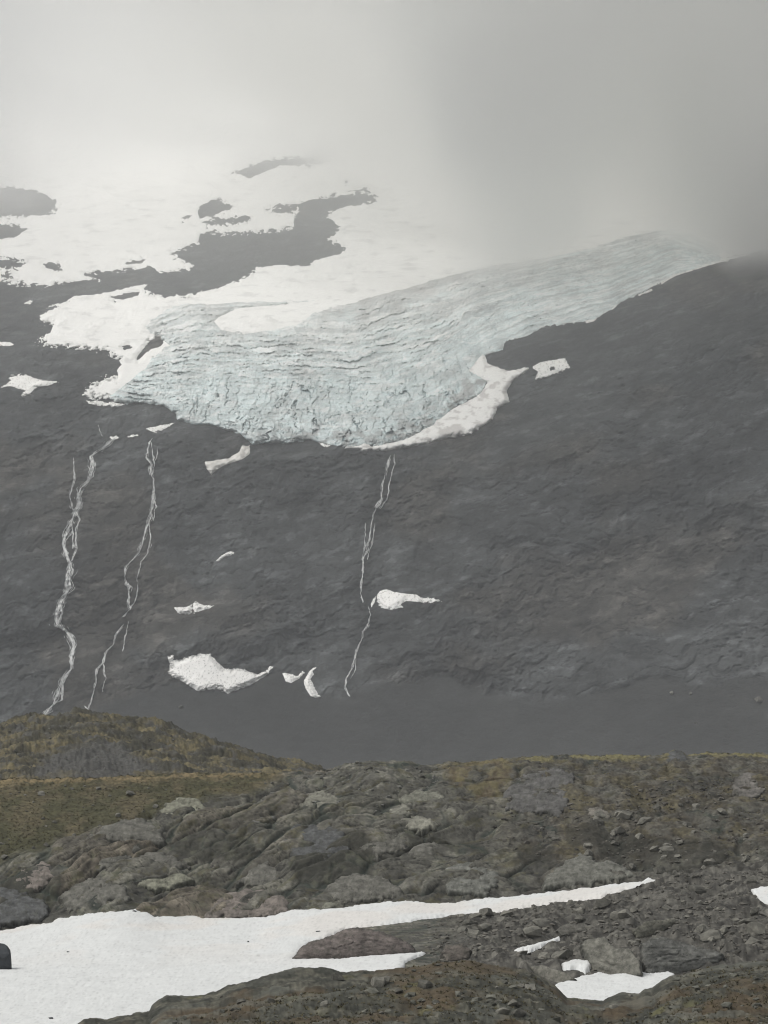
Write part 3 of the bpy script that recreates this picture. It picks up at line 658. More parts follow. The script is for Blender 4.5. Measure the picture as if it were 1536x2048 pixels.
rel = mask_rock * rockrel + (slope * mead * 0.30 + slope * heathR * 0.7) * tund + rubble * (0.42 * (d3 - 0.4) + 0.30 * (d2 - 0.5) + 0.5 * midF + 0.1 * fineF) \
    + near * (0.06 * fbm(WX / 0.3, WY / 0.6, 3, 29) + 0.8 * tund + 0.10 * (i2 - 0.5) + 0.12 * u2 + 0.06 * (i3 - 0.5)) * (0.5 + 0.5 * sstep(1.5, 9, 124 - FD)) \
    + flat * (1 - rubble) * 0.10 * midF + ramp_d(244, 250, 300, 312) * (0.20 * fineF + 0.15 * midF + 0.06 * d3) + hill * (0.8 * midF + 0.35 * fineF + 0.7 * (d1 - 0.5) + 0.2 * (d2 - 0.5) - 0.1 * k2)
rel *= np.where(FD > 480, 0.3, 1)
FLATP = [SNOWF, *[p for _, p, _ in FSN], *[p for _, p, _, _ in WH]]
damp = np.zeros(FX.shape)
js = np.where((fd > 134) & (fd < 236))[0]; sub = slice(js[0], js[-1] + 1)
for _p in FLATP:
    damp[sub] = np.maximum(damp[sub], sstep(-9, 3, sdf(_p, FX[sub], YP[sub])))
damp *= sstep(134, 140, FD) * (1 - sstep(227, 231, FD))
rel = rel * (1 - damp) - 0.05 * damp
Zf = Zs + rel
# albedo
_sj = np.where((fd > 224) & (fd < 254))[0]
def sub_slope(): return slice(_sj[0], _sj[-1] + 1)
nA = cf(WX / 2.5, WY / 3.5, 5, 201, 0.6); nB = cf(WX / 0.9, WY / 1.5, 4, 202, 0.65); nC = cf(WX / 9, WY / 12, 3, 203)
rockc = mixc(C(0.050, 0.049, 0.042) + 0 * WX[..., None], C(0.128, 0.124, 0.104) + 0 * WX[..., None], np.clip(0.42 + 0.6 * (i1 - 0.4) + 0.3 * (i2 - 0.5) + 0.35 * nA + 0.2 * nB, 0, 1))
warm = sstep(0.6, 0.95, i1) * (1 - sstep(600, 800, FX)) * 0.7
nD = cf(ra / 1.6, rb / 0.35, 5, 208, 0.65); nE = cf(WX / 0.22, WY / 0.3, 3, 209, 0.7)
seamF = np.maximum(line(fbm(ra / 3.0, rb / 0.9, 3, 27), 0.04), 0.8 * line(fbm(ra / 1.6, rb / 1.2, 4, 28), 0.03))
rockc = mixc(rockc, C(0.20, 0.194, 0.158) + 0 * rockc, sstep(0.35, 0.9, nA + 0.7 * (i2 - 0.5) + 0.5 * (d1 - 0.5)) * 0.55)
rockc = rockc * (1 + 0.30 * nD + 0.16 * nE + 0.22 * (i3 - 0.5) - 0.65 * seamF)[..., None]
rockc = mixc(rockc, rockc * C(1.15, 1.0, 0.9), warm)
MOSSY = [[(330, 1690), (370, 1670), (430, 1668), (500, 1690), (520, 1715), (470, 1732), (400, 1725), (350, 1712)], [(600, 1700), (640, 1665), (720, 1668), (760, 1700), (740, 1745), (660, 1760), (600, 1770), (570, 1740)],
         [(1035, 1700), (1070, 1690), (1105, 1700), (1110, 1728), (1070, 1740), (1035, 1735)], [(1190, 1690), (1250, 1670), (1330, 1680), (1440, 1690), (1480, 1720), (1400, 1745), (1300, 1752), (1250, 1735), (1200, 1710)],
         [(1130, 1660), (1200, 1655), (1240, 1680), (1190, 1700), (1140, 1690)], [(0, 1760), (60, 1745), (130, 1770), (90, 1830), (0, 1850)], [(800, 1670), (900, 1672), (960, 1690), (1000, 1720), (960, 1722), (880, 1700), (820, 1690)]]
md = np.zeros(FX.shape)
for _p in MOSSY: md[sub_slope()] = np.maximum(md[sub_slope()], sstep(-16, 16, sdf(_p, FX[sub_slope()], YP[sub_slope()])))
md = sstep(0.35, 0.75, md + 0.35 * nA + 0.15 * nB)
ol = sstep(0.25, 0.7, cf(ra / 2.2, rb / 0.8, 5, 216, 0.62) + 0.3 * nE)
rockc = mixc(rockc, mixc(C(0.050, 0.047, 0.028) + 0 * rockc, C(0.085, 0.078, 0.045) + 0 * rockc, sstep(-0.4, 0.4, nB)), ol * 0.75)
rockc = mixc(rockc, C(0.034, 0.034, 0.027) + 0 * rockc, md * 0.8)
rockc = mixc(rockc, C(0.026, 0.034, 0.028) + 0 * rockc, np.clip(1.0 * k1 + 0.7 * k2 * sstep(-0.5, 0.4, nA) + 0.5 * sstep(0.4, 1.0, nA - 0.3 * d1), 0, 1) * 0.85)
lich = sstep(0.35, 0.75, nB + 0.4 * nA)
rockc = mixc(rockc, C(0.085, 0.088, 0.06) + 0 * rockc, lich * 0.4)
grassc = mixc(C(0.055, 0.053, 0.028) + 0 * rockc, C(0.084, 0.072, 0.042) + 0 * rockc, sstep(-0.3, 0.5, nA))
grassc = mixc(grassc, C(0.046, 0.045, 0.023) + 0 * rockc, sstep(0.0, 0.6, nC))
strawc = C(0.25, 0.19, 0.105) + 0 * rockc
heathc = mixc(C(0.050, 0.044, 0.034) + 0 * rockc, C(0.088, 0.082, 0.068) + 0 * rockc, sstep(-0.2, 0.5, nB))
heathc = mixc(heathc, C(0.085, 0.072, 0.035) + 0 * rockc, sstep(0.1, 0.6, nA) * 0.6)
heathc = heathc * (1 + 0.35 * nE + 0.25 * nD)[..., None]; grassc = grassc * (1 + 0.28 * nE + 0.2 * nB)[..., None]
colf = rockc
colf = mixc(colf, heathc, heathR * sstep(-0.4, 0.2, nA + 0.10) * 0.85)
colf = mixc(colf, C(0.030, 0.029, 0.023) + 0 * rockc, md * heathR * 0.75)
colf = mixc(colf, grassc, mead)
straw = np.exp(-((FD - 251) / 1.3) ** 2) * (1 - sstep(420, 640, FX)) * sstep(-0.7, 0.1, nB)
colf = mixc(colf, strawc, np.clip(straw, 0, 1) * 0.6)
crest_tuft = np.exp(-((FD - 251) / 1.6) ** 2) * sstep(880, 960, FX) * sstep(0.0, 0.4, nA + 0.2)
colf = mixc(colf, C(0.17, 0.155, 0.075) + 0 * rockc, np.clip(crest_tuft, 0, 1) * 0.8)
moss = sstep(-12, 12, sdf([(880, 1532), (960, 1518), (1045, 1512), (1040, 1545), (1000, 1585), (985, 1602), (930, 1608), (905, 1580)], FX, YP) + 8 * nB) * (FD < 300)
colf = mixc(colf, mixc(C(0.082, 0.064, 0.038) + 0 * rockc, C(0.115, 0.098, 0.05) + 0 * rockc, sstep(-.2, .4, nB)), moss * sstep(-0.5, 0.2, nA) * 0.8)
rub = mixc(C(0.042, 0.040, 0.035) + 0 * rockc, C(0.125, 0.120, 0.103) + 0 * rockc, np.clip(i3 * 0.9 + 0.4 * nB - 0.1, 0, 1))
rub = rub * (1 + 0.4 * nE)[..., None]
colf = mixc(colf, rub, rubble)
nearc = mixc(C(0.036, 0.037, 0.029) + 0 * rockc, C(0.088, 0.085, 0.066) + 0 * rockc, sstep(-0.3, 0.7, nB + 0.4 * nA))
nearc = nearc * (1 + 0.45 * nE)[..., None]
nearc = mixc(nearc, C(0.075, 0.055, 0.032) + 0 * rockc, sstep(-0.05, 0.35, fbm(WX / 3.5, WY / 6, 5, 205, 0.6)) * 0.8)
nearc = mixc(nearc, C(0.125, 0.12, 0.055) + 0 * rockc, sstep(0.35, 0.7, fbm(WX / 1.6, WY / 3, 4, 206)) * 0.6)
nearc = mixc(nearc, C(0.115, 0.118, 0.10) + 0 * rockc, sstep(0.7, 0.9, i2) * 0.5)
colf = mixc(colf, nearc, near)
hillc = mixc(C(0.040, 0.038, 0.027) + 0 * rockc, C(0.118, 0.101, 0.056) + 0 * rockc, sstep(-0.2, 0.4, fbm(WX / 5 + WY / 30, WY / 6, 5, 207, 0.62)))
hrock = sstep(-10, 12, sdf([(60, 1562), (80, 1530), (130, 1500), (200, 1488), (250, 1500), (300, 1530), (340, 1552), (200, 1562)], FX, YP) + 9 * nA)
hillc = hillc * (1 + 0.35 * nE + 0.4 * fbm(WX / 3 + WY / 12, WY / 1.5, 5, 210, 0.65))[..., None]
hillc = mixc(hillc, C(0.068, 0.067, 0.062) + 0 * rockc, np.clip(hrock + 0.8 * sstep(0.25, 0.5, nA), 0, 1))
colf = mixc(colf, hillc, hill)
colf = mixc(colf, C(0.05, 0.053, 0.05) + 0 * rockc, sstep(480, 600, FD))
push = 0.75 * mask_rock * (1 - damp) * rockrel * (1 - sstep(245, 250, FD))      # rock stands out square to the slope, not straight up
Zf = Zf - 0.25 * push
Vf = np.stack([WX * (1 - push / FD), WY - push, Zf], -1).reshape(-1, 3)
tag(mesh_obj("ground", Vf, grid_faces(*FX.shape)[:, ::-1], M_GROUND, colors=np.clip(colf, 0.015, 0.4).reshape(-1, 3)), kind='structure')

def zat(x, d): return bilin(Zf, fx, fd, x, d)
def zsat(x, d): return bilin(Zs, fx, fd, x, d)
def dinv(X, Y, lo, hi):
    """distance at which the smooth sheet, between lo and hi metres, is seen in photo row Y of column X"""
    sel = (fd >= lo) & (fd <= hi)
    dd = fd[sel]; out = np.empty(X.shape)
    for j in range(X.shape[1]):
        x = X[0, j]; z = zsat(np.full(len(dd), x), dd)
        yy = np.minimum.accumulate(HY - z / dd * F)
        out[:, j] = np.interp(-Y[:, j], -yy, dd)
    return out
def ground_patch(name, poly, mat, lo, hi, lift=0.2, rag=3.0, soft=10.0, step=2.0, seed=0, color=(0.8, 0.8, 0.78), colfn=None, relief=None, noisy=True, ragscale=10, holes=(), sink=0.5, pw=0.5, lean=0.0, upright=False):
    p = np.array(poly, float)
    x0, y0 = p.min(0) - 10; x1, y1 = p.max(0) + 10
    xs = np.arange(x0, x1 + step, step); ys = np.arange(y0, y1 + step, step)
    X, Y = np.meshgrid(xs, ys)
    s = sdf(poly, X, Y)
    for h in holes: s = np.minimum(s, -sdf(h, X, Y))
    s = s + rag * fbm(X / (ragscale * 2), Y / ragscale, 4, seed + 700, 0.6)
    D = dinv(X, Y, lo, hi)
    t = np.clip(s / soft, 0, 1)
    prof = (1 - (1 - t) ** 2) ** pw
    h = np.where(s > 0, lift * prof, np.maximum(s * 0.12, -sink))
    z = (np.minimum(zsat(X, D) + 0.0, zat(X, D) + 9) if not noisy else zat(X, D)) + h
    if upright:      # a hump that stands up from its lower edge instead of lying along the flat ground
        yb_ = np.array([Y[:, j][s[:, j] > 0].max() if (s[:, j] > 0).any() else np.nan for j in range(X.shape[1])])
        ok = ~np.isnan(yb_); yb_ = np.polyval(np.polyfit(xs[ok], yb_[ok], 1), xs)
        Dc = dinv(X[:1], yb_[None], lo, hi)[0][None, :] + 0 * X
        up = yb_[None, :] - Y
        D = Dc + up * Dc / F * 1.1 - lift * 0.8 * prof * (s > 0) + np.where(s <= 0, np.minimum(-s * 0.25, 1.2), 0)
        if relief is not None: D = D - 1.2 * relief((X - CX) / F * Dc, 0 * D, up * Dc / F * 1.3, t, X, Y)
        z = (HY - Y) / F * D + np.where(s <= 0, np.maximum(s * 0.05, -0.25), 0)
        relief = None
    wxx = (X - CX) / F * D
    if relief is not None: z = z + relief(wxx, D, z, t, X, Y)
    V = np.stack([wxx, D - lean * h, z], -1).reshape(-1, 3)
    m = s > -step * 2.2
    keep = m[:-1, :-1] | m[1:, :-1] | m[1:, 1:] | m[:-1, 1:]
    c = np.broadcast_to(np.array(color, float), X.shape + (3,)).copy() if colfn is None else colfn(wxx, D, s, X, Y)
    V, Fc, (c,) = compact(V, grid_faces(len(ys), len(xs), keep), c.reshape(-1, 3))
    return mesh_obj(name, V, Fc[:, ::-1], mat, colors=c)
def fs_col(wx, d, s, X, Y):
    n = cf(wx / 1.2, d / 3, 5, 801, 0.62)
    pink = sstep(-0.1, 0.5, cf(wx / 7, d / 14, 3, 803)) * sstep(1960, 1840, Y)
    c = np.array([0.62, 0.632, 0.618]) * (1 + 0.05 * n)[..., None]
    c = mixc(c, c * np.array([1.0, 0.96, 0.93]), pink)
    spk = sstep(0.62, 0.8, cf(wx / 0.22, d / 0.8, 2, 805) - 0.1)
    return mixc(c, c * 0.86, spk)
def fs_rel(wx, d, z, t, X, Y): return 0.022 * fbm(wx / 0.35, d / 1.2, 3, 811, 0.6) + 0.06 * fbm(wx / 4, d / 9, 3, 813)
tag(ground_patch("snowfield", SNOWF, M_FSNOW, 136, 228, lift=0.13, rag=3.0, soft=12, seed=5, colfn=fs_col, relief=fs_rel, step=2.0, noisy=False, ragscale=9),
    "wide white snowfield in the foreground, narrowing to a long strip towards the right", "snowfield")
for i, (lab, poly, lf) in enumerate(FSN):
    tag(ground_patch("snow_patch", poly, M_FSNOW, 136, 226, lift=lf + 0.1, rag=3, soft=8, seed=31 + i, colfn=fs_col, relief=fs_rel, noisy=False, step=1.5, ragscale=7), lab, "snow patch", "snow patches among the foreground rocks")

# ------------------------------------------------------------------ outcrops: rounded bedrock humps and slabs, each traced from its own outline
def oc_rel(amp, tilt, seed):
    def f(wx, d, z, t, X, Y):
        a = wx * math.cos(tilt) + z * math.sin(tilt) * 2 + d * 0.2; b = -wx * math.sin(tilt) + z * 2 * math.cos(tilt) + d * 0.25
        cr = ridged(a / 2.4, b / 0.9, 3, seed)
        f1, f2, cid, _, _ = worley(a / 1.9 + 0.3 * fbm(a, b, 2, seed), b / 1.1, seed + 3)
        crack = 1 - sstep(0, 0.10, f2 - f1)
        return amp * t * (0.5 * fbm(a / 1.6, b / 0.8, 4, seed + 1, 0.6) + 0.25 * (cr - 0.5) - 0.30 * crack + 0.25 * (cid - 0.5))
    return f
def oc_col(c, seed, tilt=-0.3):
    c = np.array(c, float)
    def f(wx, d, s, X, Y):
        n = cf(X / 26 + Y / 30, Y / 9 - X / 40, 5, seed, 0.62); n2 = cf(X / 7, Y / 6, 3, seed + 4, 0.6)
        n3 = cf(X / 2.6, Y / 1.9, 3, seed + 6, 0.7); cr = 1 - sstep(0.0, 0.05, np.abs(cf(X / 34 + Y / 50, Y / 20, 4, seed + 2, 0.6))) 
        k = np.clip(1 + 0.26 * n + 0.14 * n2 + 0.10 * n3 - 0.45 * cr, 0.3, 1.9)[..., None]
        r = c * k
        li = sstep(0.25, 0.6, cf(X / 12, Y / 9, 4, seed + 8))[..., None] * 0.35
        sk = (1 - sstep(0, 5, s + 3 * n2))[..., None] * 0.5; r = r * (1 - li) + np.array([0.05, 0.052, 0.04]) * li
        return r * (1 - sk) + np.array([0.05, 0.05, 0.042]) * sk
    return f
GRY = (0.112, 0.109, 0.094); PAL = (0.175, 0.175, 0.135); PNK = (0.150, 0.132, 0.116); DRK = (0.075, 0.077, 0.076)
OUT = [
    ("pale triangular slab at the far left above the wide snowfield", [(22, 1768), (45, 1745), (85, 1720), (105, 1733), (112, 1758), (80, 1782), (50, 1780)], PNK, 0.7),
    ("smooth tilted slab in the left slabs, above the split one", [(180, 1738), (200, 1715), (235, 1690), (285, 1684), (278, 1705), (250, 1725), (205, 1742)], GRY, 0.7),
    ("long low slab split along its top, in the middle of the left slabs", [(220, 1750), (262, 1722), (300, 1705), (345, 1714), (385, 1735), (350, 1742), (300, 1745), (250, 1756)], GRY, 0.8),
    ("pinkish banded slab at the snowfield's upper edge, left of centre", [(408, 1838), (420, 1808), (445, 1790), (490, 1780), (555, 1785), (580, 1802), (577, 1828), (540, 1834), (480, 1840)], PNK, 0.8),
    ("broad grey hump just below the olive meadow", [(150, 1690), (200, 1655), (250, 1640), (295, 1640), (325, 1660), (330, 1690), (290, 1690), (230, 1684), (180, 1694)], GRY, 0.8),
    ("rounded hump with a yellowish face among the left slabs", [(275, 1775), (290, 1752), (330, 1742), (370, 1745), (385, 1762), (350, 1775), (310, 1786)], PAL, 0.6),
    ("pale steep rock face below the left slabs, touching the dark mossy gully", [(470, 1770), (500, 1740), (530, 1722), (555, 1735), (560, 1760), (530, 1776)], GRY, 0.6),
    ("low dark slab at the left edge, sloping down to the snowfield", [(-60, 1800), (0, 1775), (60, 1790), (100, 1815), (90, 1838), (20, 1850), (-60, 1858)], DRK, 0.7),
    ("grey slab resting right of the pale triangular slab", [(120, 1800), (150, 1765), (200, 1752), (250, 1770), (262, 1800), (200, 1815), (140, 1825)], GRY, 0.7),
    ("green tinged layered knob at the right end of the meadow", [(320, 1625), (335, 1605), (365, 1595), (400, 1600), (415, 1625), (410, 1645), (370, 1642), (335, 1640)], PAL, 0.5),
    ("upper of the two pale rounded boulders in the middle of the slope", [(774, 1642), (780, 1628), (788, 1617), (805, 1611), (822, 1616), (826, 1630), (808, 1640), (792, 1650)], (0.185, 0.182, 0.150), 0.7),
    ("lower and palest of the two rounded boulders in the middle of the slope", [(792, 1650), (803, 1637), (838, 1634), (866, 1640), (878, 1652), (868, 1665), (838, 1667), (811, 1661)], (0.205, 0.201, 0.165), 0.75),
    ("long smooth grey hump right above the two pale rounded boulders", [(796, 1604), (810, 1590), (835, 1582), (861, 1581), (885, 1592), (910, 1608), (880, 1616), (840, 1612), (815, 1616)], (0.155, 0.155, 0.125), 0.7),
    ("small pale knob left of centre near the top of the slope", [(515, 1618), (522, 1598), (545, 1588), (563, 1597), (560, 1612), (540, 1626), (522, 1634)], (0.15, 0.15, 0.125), 0.6),
    ("cracked pale hump right of the small pale knob", [(600, 1612), (612, 1590), (645, 1580), (678, 1594), (692, 1616), (660, 1632), (615, 1632)], (0.15, 0.148, 0.12), 0.7),
    ("wide dull hump below the pale rounded boulders", [(716, 1680), (724, 1664), (750, 1654), (790, 1656), (826, 1674), (812, 1700), (756, 1716), (724, 1702)], GRY, 0.8),
    ("egg shaped hump left of the big smooth dome", [(815, 1712), (828, 1692), (859, 1682), (880, 1692), (872, 1712), (840, 1730)], GRY, 0.7),
    ("big smooth grey dome standing just above the snow strip", [(880, 1762), (888, 1742), (905, 1730), (935, 1723), (970, 1726), (1004, 1746), (1000, 1770), (972, 1796), (930, 1794), (895, 1786)], (0.125, 0.127, 0.112), 1.0),
    ("double topped grey dome above the right end of the snow strip", [(1085, 1782), (1090, 1756), (1120, 1734), (1140, 1717), (1171, 1710), (1193, 1727), (1223, 1724), (1252, 1738), (1275, 1757), (1210, 1768), (1140, 1778)], (0.125, 0.125, 0.108), 1.0),
    ("small brown block on the slope above the double topped dome", [(1168, 1634), (1178, 1618), (1200, 1613), (1220, 1624), (1220, 1640), (1195, 1650)], (0.15, 0.14, 0.12), 0.6),
    ("large flat dark slab under the ridge top, right of centre", [(1000, 1600), (1020, 1570), (1045, 1546), (1105, 1537), (1148, 1546), (1146, 1580), (1140, 1602), (1122, 1634), (1070, 1628), (1010, 1625)], (0.095, 0.093, 0.088), 0.5),
    ("pinkish crumbling rock under the ridge top at the far right", [(1464, 1560), (1480, 1545), (1506, 1541), (1530, 1552), (1534, 1575), (1520, 1594), (1488, 1598), (1466, 1582)], (0.118, 0.111, 0.100), 0.28),
    ("round knob sticking up from the ridge line at the right", [(1328, 1524), (1333, 1508), (1349, 1499), (1362, 1503), (1376, 1516), (1366, 1534), (1345, 1536)], DRK, 0.4),
    ("broad dark hump in the middle of the slope under the ridge", [(560, 1690), (590, 1655), (640, 1645), (690, 1660), (700, 1700), (650, 1730), (590, 1725)], DRK, 0.8),
    ("low cracked slab rising just above the snowfield, centre", [(640, 1800), (660, 1768), (710, 1748), (760, 1755), (800, 1775), (810, 1797), (740, 1802), (690, 1808)], GRY, 0.7),
    ("sharp pale ledge at the snow's upper edge, centre left", [(636, 1812), (650, 1798), (690, 1800), (700, 1806), (680, 1815), (650, 1818)], (0.15, 0.15, 0.12), 0.3),
]
for i, (lab, poly, c, hgt) in enumerate(OUT):
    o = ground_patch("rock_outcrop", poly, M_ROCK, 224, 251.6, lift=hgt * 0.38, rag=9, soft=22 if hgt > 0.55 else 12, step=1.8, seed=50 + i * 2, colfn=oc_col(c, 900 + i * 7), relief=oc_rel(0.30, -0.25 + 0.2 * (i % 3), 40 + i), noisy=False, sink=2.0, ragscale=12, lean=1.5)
    tag(o, lab, "rock outcrop", "bedrock humps on the slope above the snow")
for i, (lab, poly, c, hgt) in enumerate(WH):
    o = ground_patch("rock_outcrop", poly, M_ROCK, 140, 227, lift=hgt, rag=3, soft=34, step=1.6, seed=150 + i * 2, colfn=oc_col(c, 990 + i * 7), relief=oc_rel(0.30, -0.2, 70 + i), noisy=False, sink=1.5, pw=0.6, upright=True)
    tag(o, lab, "rock outcrop", "bedrock humps in and below the snow")
# dark block standing in the snow at the left edge
rg = random.Random(5)
import bmesh
def rock_mesh(name, seed, sx, sy, sz, npts=26, sub=2, mat=None, rough=0.10, boxy=0.0):
    r = random.Random(seed); bm = bmesh.new()
    for _ in range(npts):
        a = np.array([r.gauss(0, 1) for _ in range(3)]); a /= np.linalg.norm(a)
        if boxy: a = np.sign(a) * np.abs(a) ** (1 - boxy)
        bm.verts.new((a[0] * sx, a[1] * sy, a[2] * sz))
    h = bmesh.ops.convex_hull(bm, input=bm.verts)
    bmesh.ops.delete(bm, geom=[v for v in bm.verts if not v.link_faces], context='VERTS')
    bmesh.ops.triangulate(bm, faces=bm.faces[:])
    if sub: bmesh.ops.subdivide_edges(bm, edges=bm.edges[:], cuts=sub, use_grid_fill=True, smooth=0.0)
    co = np.array([v.co for v in bm.verts])
    n = fbm(co[:, 0] / sx * 2 + seed * 3.1, co[:, 1] / sy * 2 + co[:, 2] / sz * 1.7, 4, seed)
    for v, k in zip(bm.verts, n): v.co *= 1 + rough * float(k)
    me = bpy.data.meshes.new(name); bm.to_mesh(me); bm.free()
    me.materials.append(mat or M_BOULDER)
    return me
blk = bpy.data.objects.new("boulder", rock_mesh("boulder", 77, 1.08, 0.8, 1.05, 22, 3, M_DARKB, 0.03, 0.5))
COL.objects.link(blk)
dB = 183.0; xB = -14.0
blk.location = ((xB - CX) / F * dB, dB, float(zsat(np.array([0.]), np.array([dB]))[0]) + 0.45)
blk.rotation_euler = (0.1, -0.05, 0.2)
tag(blk, "dark blocky boulder standing in the wide snowfield at the left edge", "boulder")

# ------------------------------------------------------------------ loose boulders, each a thing; small stones as one mass
SH = [rock_mesh("boulder", 100 + k, 0.5, 0.42, 0.33 + 0.05 * (k % 3), 13 + 2 * (k % 4), 1, M_BOULDER, 0.07) for k in range(9)]
rr = np.random.RandomState(11)
def in_poly(poly, x, y): return sdf(poly, np.array([x]), np.array([y]))[0] > 0
ALLSNOW = [SNOWF] + [p for _, p, _ in FSN]
def put_boulders(n, poly, lo, hi, smin, smax, what, marks, group, avoid=True):
    """what: words for the kind of stone; marks: (x, y, words) of things one can find nearby, used to tell the stones apart"""
    px = np.array(poly, float); x0, y0 = px.min(0); x1, y1 = px.max(0)
    got = {}
    k = 0
    while k < n:
        x = rr.uniform(x0, x1); y = rr.uniform(y0, y1)
        if not in_poly(poly, x, y): continue
        if avoid and any(sdf(p, np.array([x]), np.array([y]))[0] > -6 for p in ALLSNOW): continue
        d = float(dinv(np.array([[x]]), np.array([[y]]), lo, hi)[0, 0])
        s = smin + (smax - smin) * rr.rand() ** 2.6
        o = bpy.data.objects.new("boulder", SH[rr.randint(9)]); COL.objects.link(o)
        o.location = ((x - CX) / F * d, d, float(zat(np.array([x]), np.array([d]))[0]) + 0.08 * s)
        o.rotation_euler = (rr.uniform(-.3, .3), rr.uniform(-.3, .3), rr.uniform(0, 6.28))
        o.scale = (s * rr.uniform(.8, 1.3), s * rr.uniform(.8, 1.2), s * rr.uniform(.7, 1.1))
        m = min(range(len(marks)), key=lambda q: math.hypot((marks[q][0] - x) / 1.5, marks[q][1] - y))
        got.setdefault(m, []).append((s, o))
        k += 1
    for m, lst in got.items():
        lst.sort(key=lambda t: -t[0])
        for r, (s, o) in enumerate(lst):
            size = ["largest", "second largest", "third largest"][r] if r < 3 else ("medium" if s > smin + 0.25 * (smax - smin) else "small")
            tag(o, size + " " + what + " " + marks[m][2], "boulder", group)
put_boulders(110, [(840, 1850), (1000, 1832), (1180, 1805), (1300, 1772), (1500, 1760), (1540, 1900), (1440, 1920), (1300, 1890), (1100, 1925), (900, 1915), (850, 1900)], 140, 226, 0.35, 1.5,
             "angular grey boulder in the rubble", [(880, 1880, "right of the reddish whaleback rock"), (980, 1860, "under the long snow strip"), (1070, 1860, "above the short slanting snow strip"), (1150, 1900, "beside the small blocky snow patch"),
             (1200, 1830, "below the snow strip's right end"), (1310, 1820, "above the layered pale brown hump"), (1400, 1880, "above the wide smooth slab"), (1460, 1800, "left of the cut off snow patch"), (1500, 1870, "below the cut off snow patch")], "boulders in the rubble below the snow strip")
put_boulders(60, [(1000, 1640), (1250, 1600), (1536, 1600), (1536, 1740), (1320, 1750), (1250, 1735), (1100, 1700)], 226, 251.5, 0.35, 1.4,
             "boulder on the dark heathy slope", [(1060, 1660, "under the large flat dark slab"), (1190, 1650, "by the small brown block"), (1180, 1700, "above the double topped dome"), (1340, 1640, "below the round ridge knob"), (1340, 1720, "above the snow strip's right tip"), (1490, 1620, "below the pinkish crumbling rock"), (1480, 1710, "at the far right edge")], "boulders on the right hand slope")
put_boulders(30, [(0, 1570), (380, 1560), (300, 1640), (0, 1720)], 226, 251.5, 0.25, 0.8,
             "pale stone in the olive meadow", [(60, 1590, "by its straw coloured top edge"), (60, 1680, "low down at the left edge"), (200, 1610, "in its middle"), (330, 1590, "towards the layered green knob")], "stones in the meadow")
put_boulders(28, [(340, 2010), (700, 1960), (1060, 1960), (1150, 2010), (1536, 1950), (1536, 2040), (340, 2045)], 100, 124, 0.2, 0.75,
             "half buried stone in the near mossy bank", [(400, 2020, "at its low left end"), (640, 2000, "below the whaleback rock"), (880, 1990, "in its highest part"), (1120, 2020, "left of the bowl shaped snow"), (1260, 2025, "below the bowl shaped snow"), (1450, 2000, "at the lower right corner")], "stones in the near bank", avoid=False)
put_boulders(26, [(660, 1530), (860, 1530), (860, 1560), (560, 1570)], 226, 251.5, 0.25, 0.9,
             "broken rock on the stony ridge crest", [(640, 1555, "where the left hill ends"), (740, 1540, "in the middle"), (830, 1545, "left of the brown mossy patch")], "broken rocks on the crest")
for x, y, sz, lab in SCREEB:
    D = float(hitD(np.array([x * 1.0]), np.array([y * 1.0]))[0]); p = ray(np.array([x * 1.0]), np.array([y * 1.0]), np.array([D - 0.3 * sz]))[0]
    o = bpy.data.objects.new("boulder", SH[int(sz * 3) % 9]); COL.objects.link(o); o.location = p; o.scale = (sz * 1.5, sz, sz * 1.3); o.rotation_euler = (0.2, 0.1, x)
    tag(o, lab, "boulder", "pale boulders on the far scree")
for x, y, sz, lab in [(636, 1868, 0.34, "small dark flat stone lying on the snow just left of the reddish whaleback rock"), (496, 1888, 0.22, "tiny dark stone alone in the middle of the wide snowfield"), (136, 1909, 0.22, "tiny dark stone on the snow right of the dark blocky boulder"),
                     (269, 1827, 0.36, "dark stone poking out of the snowfield's upper peak"), (102, 2043, 0.30, "small dark stone on the snow at the very bottom left")]:
    d = float(dinv(np.array([[x * 1.0]]), np.array([[y * 1.0]]), 136, 228)[0, 0])
    o = bpy.data.objects.new("stone", rock_mesh("stone", x, 0.5, 0.4, 0.2, 14, 1, M_DARKB, 0.05)); COL.objects.link(o)
    o.location = ((x - CX) / F * d, d, float(zsat(np.array([x * 1.0]), np.array([d]))[0]) + 0.16); o.scale = (sz, sz, sz)
    tag(o, lab, "stone", "dark stones on the foreground snow")
